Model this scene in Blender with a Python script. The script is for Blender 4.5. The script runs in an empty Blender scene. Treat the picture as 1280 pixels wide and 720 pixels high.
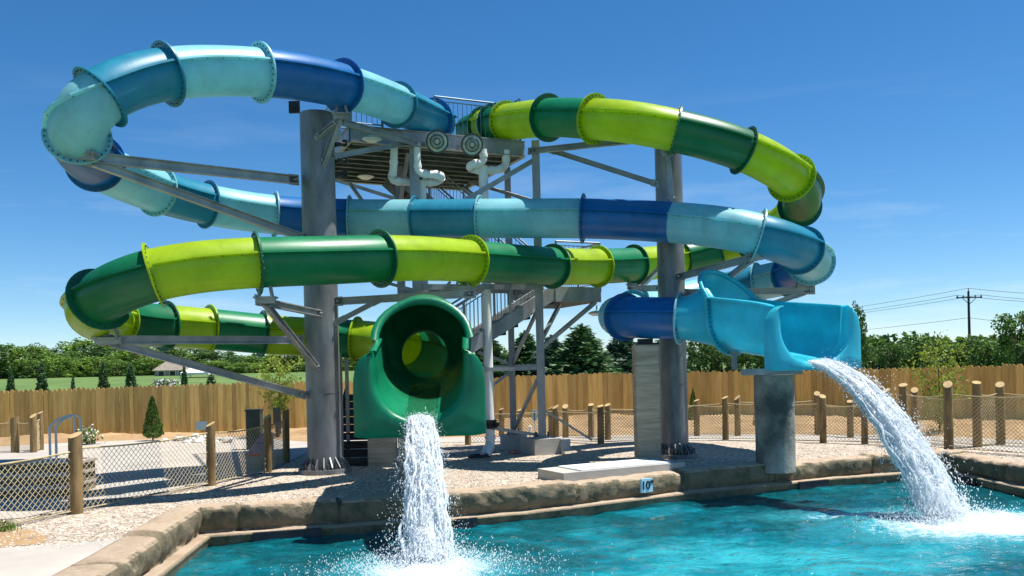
import bpy, bmesh, math, random
from mathutils import Vector, Matrix, noise
from mathutils.geometry import tessellate_polygon
random.seed(7)
sc = bpy.context.scene
COL = sc.collection
PI = math.pi
R = math.radians

# ------------------------------------------------------------------ camera model (used to turn measurements into metres)
F, CX, HY, H, TH = 1066.67, 640.0, 461.0, 2.0, R(1.35)
cT, sT = math.cos(TH), math.sin(TH)
def P(px, py, Y):
    u, v = px - CX, HY - py
    return Vector(((u*cT + v*sT)*Y/F, Y, H + (-u*sT + v*cT)*Y/F))
def G(px, py, z=0.0):
    u, v = px - CX, HY - py
    k = (-u*sT + v*cT)/F
    return P(px, py, (z - H)/k)
def proj(p):
    a, b = p[0]*F/p[1], (p[2]-H)*F/p[1]
    return (CX + a*cT - b*sT, HY - (a*sT + b*cT))

# ------------------------------------------------------------------ materials
def newmat(name):
    m = bpy.data.materials.new(name); m.use_nodes = True
    nt = m.node_tree; nt.nodes.clear()
    out = nt.nodes.new('ShaderNodeOutputMaterial')
    return m, nt, out
def N(nt, t, **kw):
    n = nt.nodes.new(t)
    for k, v in kw.items():
        if k.startswith('i_'):
            n.inputs[k[2:].replace('_', ' ')].default_value = v
        else: setattr(n, k, v)
    return n
def rgb(c): return (c[0], c[1], c[2], 1)
def ramp(nt, stops):
    r = nt.nodes.new('ShaderNodeValToRGB')
    e = r.color_ramp.elements
    while len(e) < len(stops): e.new(0.5)
    for x, (p, c) in zip(e, stops):
        x.position = p; x.color = rgb(c)
    return r
def noisetex(nt, co, scale, detail=5, rough=.6, stretch=None):
    if stretch:
        mp = N(nt, 'ShaderNodeMapping'); mp.inputs['Scale'].default_value = stretch
        nt.links.new(co, mp.inputs['Vector']); co = mp.outputs['Vector']
    n = N(nt, 'ShaderNodeTexNoise'); n.inputs['Scale'].default_value = scale
    n.inputs['Detail'].default_value = detail; n.inputs['Roughness'].default_value = rough
    nt.links.new(co, n.inputs['Vector'])
    return n
def mat(name, c0, c1=None, rough=.6, metal=0, scale=4, lo=.35, hi=.65, bump=0, bscale=None, stretch=None,
        island=0, transl=0, coat=0, spec=.5, mid=None, rough_var=0):
    m, nt, out = newmat(name)
    L = nt.links.new
    tc = N(nt, 'ShaderNodeTexCoord'); co = tc.outputs['Object']
    b = N(nt, 'ShaderNodeBsdfPrincipled')
    b.inputs['Roughness'].default_value = rough; b.inputs['Metallic'].default_value = metal
    b.inputs['Specular IOR Level'].default_value = spec
    if coat: b.inputs['Coat Weight'].default_value = coat; b.inputs['Coat Roughness'].default_value = .12
    c1 = c1 or c0
    n = noisetex(nt, co, scale, 6, .62, stretch)
    st = [(lo, c0), (hi, c1)] if mid is None else [(lo, c0), ((lo+hi)/2, mid), (hi, c1)]
    rp = ramp(nt, st); L(n.outputs['Fac'], rp.inputs['Fac'])
    colo = rp.outputs['Color']
    if island:
        g = N(nt, 'ShaderNodeNewGeometry')
        hs = N(nt, 'ShaderNodeHueSaturation')
        mr = N(nt, 'ShaderNodeMapRange'); mr.inputs['To Min'].default_value = 1-island; mr.inputs['To Max'].default_value = 1+island
        L(g.outputs['Random Per Island'], mr.inputs['Value']); L(mr.outputs['Result'], hs.inputs['Value'])
        L(colo, hs.inputs['Color']); colo = hs.outputs['Color']
    L(colo, b.inputs['Base Color'])
    if rough_var:
        mr2 = N(nt, 'ShaderNodeMapRange'); mr2.inputs['To Min'].default_value = rough-rough_var; mr2.inputs['To Max'].default_value = rough+rough_var
        L(n.outputs['Fac'], mr2.inputs['Value']); L(mr2.outputs['Result'], b.inputs['Roughness'])
    if bump:
        bn = noisetex(nt, co, bscale or scale*4, 6, .65, stretch)
        bp = N(nt, 'ShaderNodeBump'); bp.inputs['Strength'].default_value = bump; bp.inputs['Distance'].default_value = .03
        L(bn.outputs['Fac'], bp.inputs['Height']); L(bp.outputs['Normal'], b.inputs['Normal'])
    sh = b.outputs['BSDF']
    if transl:
        t = N(nt, 'ShaderNodeBsdfTranslucent'); L(colo, t.inputs['Color'])
        mx = N(nt, 'ShaderNodeMixShader'); mx.inputs['Fac'].default_value = transl
        L(sh, mx.inputs[1]); L(t.outputs['BSDF'], mx.inputs[2]); sh = mx.outputs['Shader']
    L(sh, out.inputs['Surface'])
    return m

def gel(name, c, tr=.22, coat=.12, rough=.38):      # moulded fibreglass with a faint cloudy mottle, slightly translucent
    d = tuple(x*.74 for x in c); l = tuple(min(1, x*1.12+.006) for x in c)
    m = mat(name, d, l, rough=rough, scale=1.6, lo=.25, hi=.75, bump=.04, bscale=14, transl=tr, coat=coat, rough_var=.08)
    nt = m.node_tree; b = nt.nodes['Principled BSDF']; src = b.inputs['Base Color'].links[0].from_socket
    tc = [x for x in nt.nodes if x.type == 'TEX_COORD'][0]
    n = noisetex(nt, tc.outputs['Object'], 3.2, 7, .7, (2.2, 2.2, .35)); r = ramp(nt, [(.30, (.66, .64, .60)), (.46, (1, 1, 1)), (1, (1, 1, 1))]); nt.links.new(n.outputs['Fac'], r.inputs['Fac'])
    n2 = noisetex(nt, tc.outputs['Object'], .55, 5, .6); r2 = ramp(nt, [(.3, (.86, .86, .86)), (.7, (1.0, 1.0, 1.0))]); nt.links.new(n2.outputs['Fac'], r2.inputs['Fac'])
    m1 = N(nt, 'ShaderNodeMixRGB'); m1.blend_type = 'MULTIPLY'; m1.inputs['Fac'].default_value = .55; nt.links.new(src, m1.inputs[1]); nt.links.new(r.outputs['Color'], m1.inputs[2])
    m2 = N(nt, 'ShaderNodeMixRGB'); m2.blend_type = 'MULTIPLY'; m2.inputs['Fac'].default_value = 1; nt.links.new(m1.outputs['Color'], m2.inputs[1]); nt.links.new(r2.outputs['Color'], m2.inputs[2])
    nt.links.new(m2.outputs['Color'], b.inputs['Base Color'])
    return m
M = {}
M['L'] = gel('gel_light_blue', (.31, .72, .80), .34)
M['T'] = gel('gel_teal_blue', (.022, .30, .46), .3)
M['B'] = gel('gel_deep_blue', (.002, .165, .48), .28)
M['C'] = gel('gel_cyan', (.05, .66, .83), .34)
M['G'] = gel('gel_green', (.004, .25, .095), .3)
M['D'] = gel('gel_dark_green', (.003, .175, .07), .28)
M['Y'] = gel('gel_lime', (.46, .665, .008), .36)
M['H'] = gel('gel_hood_shade_green', (.003, .15, .06), .0, 0, .34)  # darker than the exit green: the hood's inner shade is put into the colour
M['E'] = gel('gel_exit_green', (.001, .24, .11), .24, 0, .36)
M['bolt'] = mat('bolt_steel', (.05, .055, .06), (.12, .12, .12), rough=.5, metal=.6, scale=9)
M['steel'] = mat('galvanised_steel', (.19, .205, .22), (.40, .41, .42), rough=.5, metal=.35, scale=2.3, lo=.3, hi=.7, bump=.05, bscale=30, stretch=(1, 1, .45), rough_var=.1)
M['column'] = mat('column_steel', (.115, .122, .132), (.27, .277, .29), rough=.46, metal=.4, scale=2.6, lo=.3, hi=.7, bump=.05, bscale=18, stretch=(1.3, 1.3, .42), rough_var=.1)
M['railing'] = mat('railing_steel', (.12, .19, .24), (.22, .29, .33), rough=.5, metal=.3, scale=4)
M['deck'] = mat('deck_planks', (.030, .032, .035), (.10, .104, .108), rough=.8, scale=1.2, stretch=(.6, 9, 1), bump=.2)
M['black'] = mat('black_rubber', (.012, .012, .014), (.03, .03, .03), rough=.6)
M['pvc'] = mat('white_pvc', (.70, .70, .68), (.82, .82, .80), rough=.4, scale=3)
M['lampshell'] = mat('lamp_shell', (.45, .46, .42), (.62, .62, .57), rough=.35, scale=5)
M['lampglass'] = mat('lamp_glass', (.25, .28, .24), (.5, .52, .46), rough=.15, scale=7, coat=.5)
M['concrete'] = mat('concrete', (.33, .32, .29), (.47, .45, .41), rough=.85, scale=1.5, lo=.3, hi=.7, bump=.18, bscale=26)
M['pier'] = mat('board_marked_concrete', (.29, .235, .165), (.55, .46, .345), rough=.9, scale=2.2, lo=.3, hi=.7, bump=.9, bscale=3, stretch=(.7, .7, 7))
M['wetpier'] = mat('damp_concrete', (.05, .055, .05), (.36, .35, .30), rough=.7, scale=1.1, lo=.36, hi=.62, bump=.5, bscale=9)
M['path'] = mat('path_concrete', (.31, .285, .25), (.43, .395, .35), rough=.85, scale=.9, lo=.25, hi=.75, bump=.12, bscale=40)
M['dirt'] = mat('bare_dirt', (.24, .145, .068), (.42, .28, .145), rough=.95, scale=.8, lo=.3, hi=.7, bump=1.0, bscale=7)
M['white'] = mat('white_cover', (.68, .68, .66), (.80, .80, .78), rough=.6, scale=2, lo=.2, hi=.8)
M['trunk'] = mat('bark', (.05, .036, .025), (.13, .10, .07), rough=.9, scale=5, bump=.6)
M['wood'] = mat('fence_pine', (.45, .285, .075), (.63, .44, .15), rough=.8, scale=2.0, lo=.3, hi=.7, stretch=(5, 5, .5), bump=.35, bscale=9, island=.30)
M['post'] = mat('round_post_wood', (.13, .085, .035), (.30, .20, .085), rough=.85, scale=3.5, stretch=(3, 3, .5), bump=.4, bscale=12)
M['posttop'] = mat('sawn_post_end', (.36, .25, .11), (.46, .33, .16), rough=.85, scale=8)
M['rope'] = mat('net_rope', (.36, .28, .15), (.50, .41, .24), rough=.9, scale=6)
M['red'] = mat('red_paint', (.68, .085, .045), (.75, .13, .07), rough=.5, scale=5)
M['dkgreen'] = mat('dark_green_board', (.012, .022, .016), (.03, .045, .03), rough=.5, scale=3)
M['dark'] = mat('dark_timber', (.018, .018, .018), (.07, .065, .06), rough=.8, scale=3, stretch=(.5, .5, 6), bump=.4)
M['joist'] = mat('joist_steel', (.09, .094, .098), (.20, .205, .21), rough=.6, metal=.2, scale=3)
M['stone'] = mat('step_stone', (.10, .085, .06), (.27, .235, .17), rough=.9, scale=2.6, bump=.8, bscale=8)
M['chrome'] = mat('stainless', (.60, .61, .62), (.72, .72, .73), rough=.35, metal=.1)
M['skim'] = mat('skimmer_dark', (.008, .010, .018), (.02, .022, .03), rough=.5)
M['tile'] = mat('depth_tile', (.33, .62, .72), (.42, .70, .78), rough=.25, scale=5)
M['ink'] = mat('black_ink', (.01, .01, .012), rough=.5)
M['box'] = mat('grey_enclosure', (.40, .41, .44), (.5, .51, .53), rough=.5)
M['field'] = mat('field_grass', (.055, .115, .018), (.11, .175, .035), rough=.95, scale=.35, bump=.6, bscale=3)
M['roof'] = mat('roof_shingle', (.18, .15, .12), (.27, .23, .19), rough=.9, scale=3)
M['siding'] = mat('house_wall', (.30, .24, .19), (.40, .33, .27), rough=.85)
M['canvas'] = mat('white_canvas', (.75, .74, .76), (.82, .81, .83), rough=.7)
M['plaster'] = mat('pool_plaster', (.05, .22, .27), (.08, .28, .33), rough=.7, scale=.8)
M['shelf'] = mat('submerged_shelf_plaster', (.32, .78, .88), (.40, .82, .90), rough=.6, scale=2)
M['pole'] = mat('utility_pole_wood', (.04, .035, .035), (.07, .06, .055), rough=.9)
M['petal'] = mat('pale_petals', (.62, .60, .45), (.8, .78, .66), rough=.8, scale=8)
M['lilac'] = mat('lilac_petals', (.42, .36, .5), (.62, .56, .66), rough=.8, scale=8)

def leafmat(name, c0, c1, isl=.45, tr=.3, sc_=.25):
    return mat(name, c0, c1, rough=.6, scale=sc_, lo=.35, hi=.65, island=isl, transl=tr, spec=.35)
M['leafA'] = leafmat('leaves_mid_green', (.05, .12, .018), (.14, .24, .04))
M['leafB'] = leafmat('leaves_dark_green', (.032, .085, .018), (.085, .16, .034))
M['leafD'] = leafmat('leaves_fresh_green', (.08, .16, .018), (.19, .31, .045))
M['leafC'] = leafmat('leaves_bright', (.16, .25, .02), (.30, .38, .06), .35, .4)
M['needle'] = leafmat('spruce_needles', (.035, .095, .032), (.10, .19, .07), .5, .12)
M['needleB'] = leafmat('arborvitae_needles', (.04, .10, .015), (.13, .22, .04), .5, .15, 1.2)
M['needleC'] = leafmat('blue_spruce_needles', (.05, .105, .07), (.12, .21, .14), .5, .12)

def coping_mat():
    m, nt, out = newmat('cast_rock_coping'); L = nt.links.new
    tc = N(nt, 'ShaderNodeTexCoord'); co = tc.outputs['Object']
    b = N(nt, 'ShaderNodeBsdfPrincipled'); b.inputs['Roughness'].default_value = .8
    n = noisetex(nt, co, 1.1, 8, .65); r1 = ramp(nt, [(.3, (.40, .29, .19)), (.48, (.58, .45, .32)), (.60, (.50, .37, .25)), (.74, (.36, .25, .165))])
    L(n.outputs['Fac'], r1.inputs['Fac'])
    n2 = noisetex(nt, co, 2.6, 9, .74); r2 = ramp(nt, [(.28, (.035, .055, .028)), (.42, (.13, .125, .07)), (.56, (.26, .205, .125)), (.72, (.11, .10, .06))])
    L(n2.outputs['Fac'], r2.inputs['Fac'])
    # steep faces over the water: algae mottle, with their shade put into the colour
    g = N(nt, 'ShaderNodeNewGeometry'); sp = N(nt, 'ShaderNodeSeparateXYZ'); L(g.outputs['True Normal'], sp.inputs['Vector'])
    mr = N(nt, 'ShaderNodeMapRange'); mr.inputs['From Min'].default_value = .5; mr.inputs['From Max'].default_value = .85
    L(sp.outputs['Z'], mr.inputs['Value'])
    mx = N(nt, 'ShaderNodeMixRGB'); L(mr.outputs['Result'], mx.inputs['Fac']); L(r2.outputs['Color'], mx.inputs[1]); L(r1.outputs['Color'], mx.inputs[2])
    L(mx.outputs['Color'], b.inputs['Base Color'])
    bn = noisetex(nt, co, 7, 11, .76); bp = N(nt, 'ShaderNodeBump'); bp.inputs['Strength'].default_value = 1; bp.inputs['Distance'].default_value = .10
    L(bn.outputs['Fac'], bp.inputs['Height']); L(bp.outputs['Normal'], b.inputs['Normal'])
    L(b.outputs['BSDF'], out.inputs['Surface']); return m
M['coping'] = coping_mat()

def gravel_mat():
    m, nt, out = newmat('crushed_gravel'); L = nt.links.new
    tc = N(nt, 'ShaderNodeTexCoord'); co = tc.outputs['Object']
    b = N(nt, 'ShaderNodeBsdfPrincipled'); b.inputs['Roughness'].default_value = .9
    v = N(nt, 'ShaderNodeTexVoronoi'); v.inputs['Scale'].default_value = 24; L(co, v.inputs['Vector'])
    sp = N(nt, 'ShaderNodeSeparateColor'); L(v.outputs['Color'], sp.inputs['Color'])
    r1 = ramp(nt, [(0, (.22, .165, .12)), (.35, (.42, .34, .265)), (.7, (.54, .46, .37)), (1, (.74, .67, .57))]); L(sp.outputs[0], r1.inputs['Fac'])
    n = noisetex(nt, co, .7, 5); mx = N(nt, 'ShaderNodeMixRGB'); mx.blend_type = 'MULTIPLY'; mx.inputs['Fac'].default_value = .6
    r2 = ramp(nt, [(.3, (.75, .72, .68)), (.65, (1, 1, 1))]); L(n.outputs['Fac'], r2.inputs['Fac'])
    L(r1.outputs['Color'], mx.inputs[1]); L(r2.outputs['Color'], mx.inputs[2]); L(mx.outputs['Color'], b.inputs['Base Color'])
    bp = N(nt, 'ShaderNodeBump'); bp.invert = True; bp.inputs['Strength'].default_value = 1; bp.inputs['Distance'].default_value = .04
    L(v.outputs['Distance'], bp.inputs['Height']); L(bp.outputs['Normal'], b.inputs['Normal'])
    L(b.outputs['BSDF'], out.inputs['Surface']); return m
M['gravel'] = gravel_mat()
M['pebble'] = mat('pebbles', (.40, .34, .27), (.62, .56, .48), rough=.9, scale=3, island=.45)

LANDR = Vector((6.5, 12.8, -.45)); LANDL = Vector((-1.12, 10.75, -.45))
def water_mat():
    m, nt, out = newmat('pool_water'); L = nt.links.new
    tc = N(nt, 'ShaderNodeTexCoord'); co = tc.outputs['Object']
    # body of the aerated water: milky with bubbles, ripple reflections also painted into its colour
    n0 = noisetex(nt, co, .30, 5, .6, (1, 1.7, 1)); r0 = ramp(nt, [(.36, (.001, .075, .092)), (.51, (.002, .145, .185)), (.62, (.006, .29, .37)), (.77, (.05, .58, .68))])
    n0b = noisetex(nt, co, 1.3, 6, .66, (1, 1.7, 1)); m_a = N(nt, 'ShaderNodeMath', operation='MULTIPLY_ADD'); m_a.inputs[1].default_value = .55; L(n0b.outputs['Fac'], m_a.inputs[0])  # finer noise paints the ripples' refraction and reflection into the body colour
    m_b = N(nt, 'ShaderNodeMath', operation='MULTIPLY'); m_b.inputs[1].default_value = .55; L(n0.outputs['Fac'], m_b.inputs[0]); L(m_b.outputs['Value'], m_a.inputs[2])
    mpb = N(nt, 'ShaderNodeMapping'); mpb.inputs['Scale'].default_value = (1/4.6, 1/2.1, 0); mpb.inputs['Location'].default_value = (-3.6/4.6, -10.7/2.1, 0); L(co, mpb.inputs['Vector'])   # broad ellipse of lighter body colour, darker outside it
    lnb = N(nt, 'ShaderNodeVectorMath', operation='LENGTH'); L(mpb.outputs['Vector'], lnb.inputs[0]); mrb = N(nt, 'ShaderNodeMapRange'); mrb.inputs['From Min'].default_value = .2; mrb.inputs['From Max'].default_value = 1.3; mrb.inputs['To Min'].default_value = .12; mrb.inputs['To Max'].default_value = -.07; L(lnb.outputs['Value'], mrb.inputs['Value'])
    m_c = N(nt, 'ShaderNodeMath', operation='ADD'); L(m_a.outputs['Value'], m_c.inputs[0]); L(mrb.outputs['Result'], m_c.inputs[1]); L(m_c.outputs['Value'], r0.inputs['Fac'])
    dif = N(nt, 'ShaderNodeBsdfDiffuse'); L(r0.outputs['Color'], dif.inputs['Color'])
    tr = N(nt, 'ShaderNodeBsdfTransparent'); tr.inputs['Color'].default_value = (.14, .66, .74, 1)
    mb = N(nt, 'ShaderNodeMixShader'); mb.inputs['Fac'].default_value = .45; L(dif.outputs['BSDF'], mb.inputs[1]); L(tr.outputs['BSDF'], mb.inputs[2])
    # ripples
    w1 = noisetex(nt, co, 2.0, 4, .55, (1, 1.3, 1)); w2 = noisetex(nt, co, 6.5, 4, .6)
    ad = N(nt, 'ShaderNodeMath', operation='MULTIPLY_ADD'); ad.inputs[1].default_value = .35
    L(w2.outputs['Fac'], ad.inputs[0]); L(w1.outputs['Fac'], ad.inputs[2])
    bp = N(nt, 'ShaderNodeBump'); bp.inputs['Strength'].default_value = 1.0; bp.inputs['Distance'].default_value = .13
    L(ad.outputs['Value'], bp.inputs['Height'])
    L(bp.outputs['Normal'], dif.inputs['Normal'])
    gl = N(nt, 'ShaderNodeBsdfGlossy'); gl.inputs['Roughness'].default_value = .05; L(bp.outputs['Normal'], gl.inputs['Normal'])
    fr = N(nt, 'ShaderNodeFresnel'); fr.inputs['IOR'].default_value = 1.33; L(bp.outputs['Normal'], fr.inputs['Normal'])
    mg = N(nt, 'ShaderNodeMixShader'); L(fr.outputs['Fac'], mg.inputs['Fac']); L(mb.outputs['Shader'], mg.inputs[1]); L(gl.outputs['BSDF'], mg.inputs[2])
    # floating foam round the two plunge points
    sh = mg.outputs['Shader']
    foam = N(nt, 'ShaderNodeBsdfPrincipled'); foam.inputs['Base Color'].default_value = (.86, .90, .91, 1); foam.inputs['Roughness'].default_value = .6
    masks = []
    for c, rx, ry, amt in ((LANDR+Vector((.7, -.35, 0)), 2.9, 1.5, 1.0), (LANDR+Vector((-1.1, .75, 0)), 1.9, .6, .62), (LANDL+Vector((.0, -.25, 0)), 1.15, 1.1, 1.0)):
        mp = N(nt, 'ShaderNodeMapping'); mp.vector_type = 'POINT'
        mp.inputs['Scale'].default_value = (1/rx, 1/ry, 0); mp.inputs['Location'].default_value = (-c.x/rx, -c.y/ry, 0)
        L(co, mp.inputs['Vector'])
        ln = N(nt, 'ShaderNodeVectorMath', operation='LENGTH'); L(mp.outputs['Vector'], ln.inputs[0])
        mr = N(nt, 'ShaderNodeMapRange'); mr.inputs['From Min'].default_value = .1; mr.inputs['From Max'].default_value = 1.25
        mr.inputs['To Min'].default_value = amt; mr.inputs['To Max'].default_value = 0; L(ln.outputs['Value'], mr.inputs['Value'])
        masks.append(mr.outputs['Result'])
    cur = masks[0]
    for k in masks[1:]:
        mxm = N(nt, 'ShaderNodeMath', operation='MAXIMUM'); L(cur, mxm.inputs[0]); L(k, mxm.inputs[1]); cur = mxm.outputs['Value']
    fn = noisetex(nt, co, 6.5, 12, .80, (1, 1.3, 1))
    s = N(nt, 'ShaderNodeMath', operation='ADD'); L(cur, s.inputs[0]); L(fn.outputs['Fac'], s.inputs[1])
    mr = N(nt, 'ShaderNodeMapRange'); mr.inputs['From Min'].default_value = .98; mr.inputs['From Max'].default_value = 1.42; L(s.outputs['Value'], mr.inputs['Value'])
    # bubbles under the foam brighten the body colour to cyan
    mr3 = N(nt, 'ShaderNodeMapRange'); mr3.inputs['From Min'].default_value = .5; mr3.inputs['From Max'].default_value = 1.05; mr3.inputs['To Max'].default_value = .75; L(s.outputs['Value'], mr3.inputs['Value'])
    mc = N(nt, 'ShaderNodeMixRGB'); L(mr3.outputs['Result'], mc.inputs['Fac']); L(r0.outputs['Color'], mc.inputs[1]); mc.inputs[2].default_value = (.07, .56, .66, 1)
    L(mc.outputs['Color'], dif.inputs['Color'])
    mf = N(nt, 'ShaderNodeMixShader'); L(mr.outputs['Result'], mf.inputs['Fac']); L(sh, mf.inputs[1]); L(foam.outputs['BSDF'], mf.inputs[2])
    L(mf.outputs['Shader'], out.inputs['Surface']); return m
M['water'] = water_mat()
def spray_mat(name, fac):
    m, nt, out = newmat(name); L = nt.links.new
    b = N(nt, 'ShaderNodeBsdfPrincipled'); b.inputs['Base Color'].default_value = (.90, .93, .95, 1); b.inputs['Roughness'].default_value = .32
    b.inputs['Specular IOR Level'].default_value = .6
    t = N(nt, 'ShaderNodeBsdfTranslucent'); t.inputs['Color'].default_value = (.93, .96, .98, 1)
    mx = N(nt, 'ShaderNodeMixShader'); mx.inputs['Fac'].default_value = .5; L(b.outputs['BSDF'], mx.inputs[1]); L(t.outputs['BSDF'], mx.inputs[2])
    tr = N(nt, 'ShaderNodeBsdfTransparent'); tr.inputs['Color'].default_value = (.93, .97, 1, 1)
    mt = N(nt, 'ShaderNodeMixShader'); mt.inputs['Fac'].default_value = fac; L(mx.outputs['Shader'], mt.inputs[1]); L(tr.outputs['BSDF'], mt.inputs[2])
    L(mt.outputs['Shader'], out.inputs['Surface']); return m
M['spray'] = spray_mat('white_water', .18)
M['sheet'] = spray_mat('falling_water_sheet', .22)

def stream_mat():
    m, nt, out = newmat('clear_running_water'); L = nt.links.new
    tc = N(nt, 'ShaderNodeTexCoord'); n = noisetex(nt, tc.outputs['Object'], 16, 5, .65); bp = N(nt, 'ShaderNodeBump'); bp.inputs['Strength'].default_value = .9; bp.inputs['Distance'].default_value = .05; L(n.outputs['Fac'], bp.inputs['Height'])
    t = N(nt, 'ShaderNodeBsdfTransparent'); t.inputs['Color'].default_value = (.85, .97, .95, 1); g = N(nt, 'ShaderNodeBsdfGlossy'); g.inputs['Roughness'].default_value = .08; L(bp.outputs['Normal'], g.inputs['Normal'])
    f = N(nt, 'ShaderNodeFresnel'); f.inputs['IOR'].default_value = 1.33; L(bp.outputs['Normal'], f.inputs['Normal']); mx = N(nt, 'ShaderNodeMixShader'); L(f.outputs['Fac'], mx.inputs['Fac']); L(t.outputs['BSDF'], mx.inputs[1]); L(g.outputs['BSDF'], mx.inputs[2])
    L(mx.outputs['Shader'], out.inputs['Surface']); return m
M['stream'] = stream_mat()

# ------------------------------------------------------------------ mesh helpers
class MB:
    def __init__(s): s.v = []; s.f = []; s.m = []; s.s = []
    def add(s, vs, fs, mi=0, smooth=False):
        o = len(s.v); s.v += [tuple(v) for v in vs]
        for f in fs: s.f.append(tuple(i+o for i in f)); s.m.append(mi); s.s.append(smooth)
    def box(s, c, size, rot=None, mi=0):
        c = Vector(c); hx, hy, hz = [x/2 for x in size]
        vs = [Vector((x, y, z)) for x in (-hx, hx) for y in (-hy, hy) for z in (-hz, hz)]
        if rot: vs = [rot @ v for v in vs]
        s.add([c+v for v in vs], [(0, 1, 3, 2), (4, 6, 7, 5), (0, 4, 5, 1), (2, 3, 7, 6), (0, 2, 6, 4), (1, 5, 7, 3)], mi)
    def bar(s, p, q, w, h, mi=0, up=(0, 0, 1)):
        p, q = Vector(p), Vector(q); t = (q-p).normalized(); up = Vector(up)
        if abs(t.dot(up)) > .98: up = Vector((1, 0, 0)) if abs(t.x) < .9 else Vector((0, 1, 0))
        a = t.cross(up).normalized(); b = a.cross(t)
        vs = [e + a*x*w/2 + b*y*h/2 for e in (p, q) for x, y in ((-1, -1), (1, -1), (1, 1), (-1, 1))]
        s.add(vs, [(0, 1, 2, 3), (7, 6, 5, 4), (0, 4, 5, 1), (1, 5, 6, 2), (2, 6, 7, 3), (3, 7, 4, 0)], mi)
    def ibeam(s, p, q, w, h, t=.02, mi=0):
        p, q = Vector(p), Vector(q); d = (q-p).normalized(); up = Vector((0, 0, 1))
        if abs(d.dot(up)) > .98: up = Vector((0, 1, 0))
        a = d.cross(up).normalized(); b = a.cross(d)
        s.bar(p+b*(h/2-t/2), q+b*(h/2-t/2), w, t, mi, up); s.bar(p-b*(h/2-t/2), q-b*(h/2-t/2), w, t, mi, up); s.bar(p, q, t, h-2*t, mi, up)
    def tube(s, pts, r, n=10, cap=True, mi=0, smooth=True):
        pts = [Vector(p) for p in pts]; k = len(pts)
        rs = r if isinstance(r, (list, tuple)) else [r]*k
        t0 = (pts[1]-pts[0]).normalized()
        a = t0.cross(Vector((0, 0, 1)));
        if a.length < .05: a = t0.cross(Vector((1, 0, 0)))
        a.normalize(); vs = []
        for i, p in enumerate(pts):
            t = (pts[min(i+1, k-1)]-pts[max(i-1, 0)]).normalized()
            a = (a - t*a.dot(t)).normalized(); b = t.cross(a)
            vs += [p + (a*math.cos(2*PI*j/n)+b*math.sin(2*PI*j/n))*rs[i] for j in range(n)]
        fs = [(i*n+j, i*n+(j+1) % n, (i+1)*n+(j+1) % n, (i+1)*n+j) for i in range(k-1) for j in range(n)]
        s.add(vs, fs, mi, smooth)
        if cap:
            s.add(vs[:n], [tuple(range(n-1, -1, -1))], mi); s.add(vs[-n:], [tuple(range(n))], mi)
    def loft(s, rings, closed=True, mi=0, smooth=True):
        n = len(rings[0]); vs = [p for r in rings for p in r]
        m = n if closed else n-1
        fs = [(i*n+j, i*n+(j+1) % n, (i+1)*n+(j+1) % n, (i+1)*n+j) for i in range(len(rings)-1) for j in range(m)]
        s.add(vs, fs, mi, smooth)
    def poly(s, pts, holes=(), mi=0):
        pls = [[Vector((p[0], p[1], 0)) for p in pts]] + [[Vector((p[0], p[1], 0)) for p in h] for h in holes]
        allp = [Vector(p) for p in pts] + [Vector(p) for h in holes for p in h]
        fs = []
        for t in tessellate_polygon(pls):
            a, b, c = (allp[i] for i in t)
            fs.append(t if (b-a).cross(c-a).z > 0 else (t[0], t[2], t[1]))
        s.add(allp, fs, mi)
ROOT = {}
def tag(o, label=None, cat=None, group=None, kind=None):
    if label: o['label'] = label
    if cat: o['category'] = cat
    if group: o['group'] = group
    if kind: o['kind'] = kind
    return o
def empty(name, loc, label=None, cat=None, group=None):
    o = bpy.data.objects.new(name, None); COL.objects.link(o); o.location = loc; o.empty_display_size = .2
    ROOT[o.name] = Vector(loc); return tag(o, label, cat, group)
def obj(name, mb, mats, parent=None, loc=None, label=None):
    org = ROOT[parent.name] if parent is not None else (Vector(loc) if loc is not None else Vector((0, 0, 0)))
    me = bpy.data.meshes.new(name)
    me.from_pydata([tuple(Vector(v)-org) for v in mb.v], [], mb.f)
    for m_ in (mats if isinstance(mats, (list, tuple)) else [mats]): me.materials.append(M[m_])
    me.polygons.foreach_set('material_index', mb.m); me.polygons.foreach_set('use_smooth', mb.s); me.update()
    o = bpy.data.objects.new(name, me); COL.objects.link(o)
    if parent is not None: o.parent = parent; ROOT[o.name] = org
    else: o.location = org; ROOT[o.name] = org
    if label: o['label'] = label
    return o
def copy_tree(o, parent=None):
    c = o.copy(); COL.objects.link(c)
    if parent is not None: c.parent = parent
    for ch in list(o.children): copy_tree(ch, c)
    return c
def catmull(pts, per=16):
    pts = [Vector(p) for p in pts]; ex = [pts[0]*2-pts[1]] + pts + [pts[-1]*2-pts[-2]]; out = []
    for i in range(1, len(ex)-2):
        p0, p1, p2, p3 = ex[i-1:i+3]
        t0 = 0; t1 = t0+max(1e-3, (p1-p0).length)**.5; t2 = t1+max(1e-3, (p2-p1).length)**.5; t3 = t2+max(1e-3, (p3-p2).length)**.5
        for k in range(per):
            t = t1+(t2-t1)*k/per
            a1 = p0*((t1-t)/(t1-t0))+p1*((t-t0)/(t1-t0)); a2 = p1*((t2-t)/(t2-t1))+p2*((t-t1)/(t2-t1)); a3 = p2*((t3-t)/(t3-t2))+p3*((t-t2)/(t3-t2))
            b1 = a1*((t2-t)/(t2-t0))+a2*((t-t0)/(t2-t0)); b2 = a2*((t3-t)/(t3-t1))+a3*((t-t1)/(t3-t1))
            out.append(b1*((t2-t)/(t2-t1))+b2*((t-t1)/(t2-t1)))
    out.append(pts[-1]); return out
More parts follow.
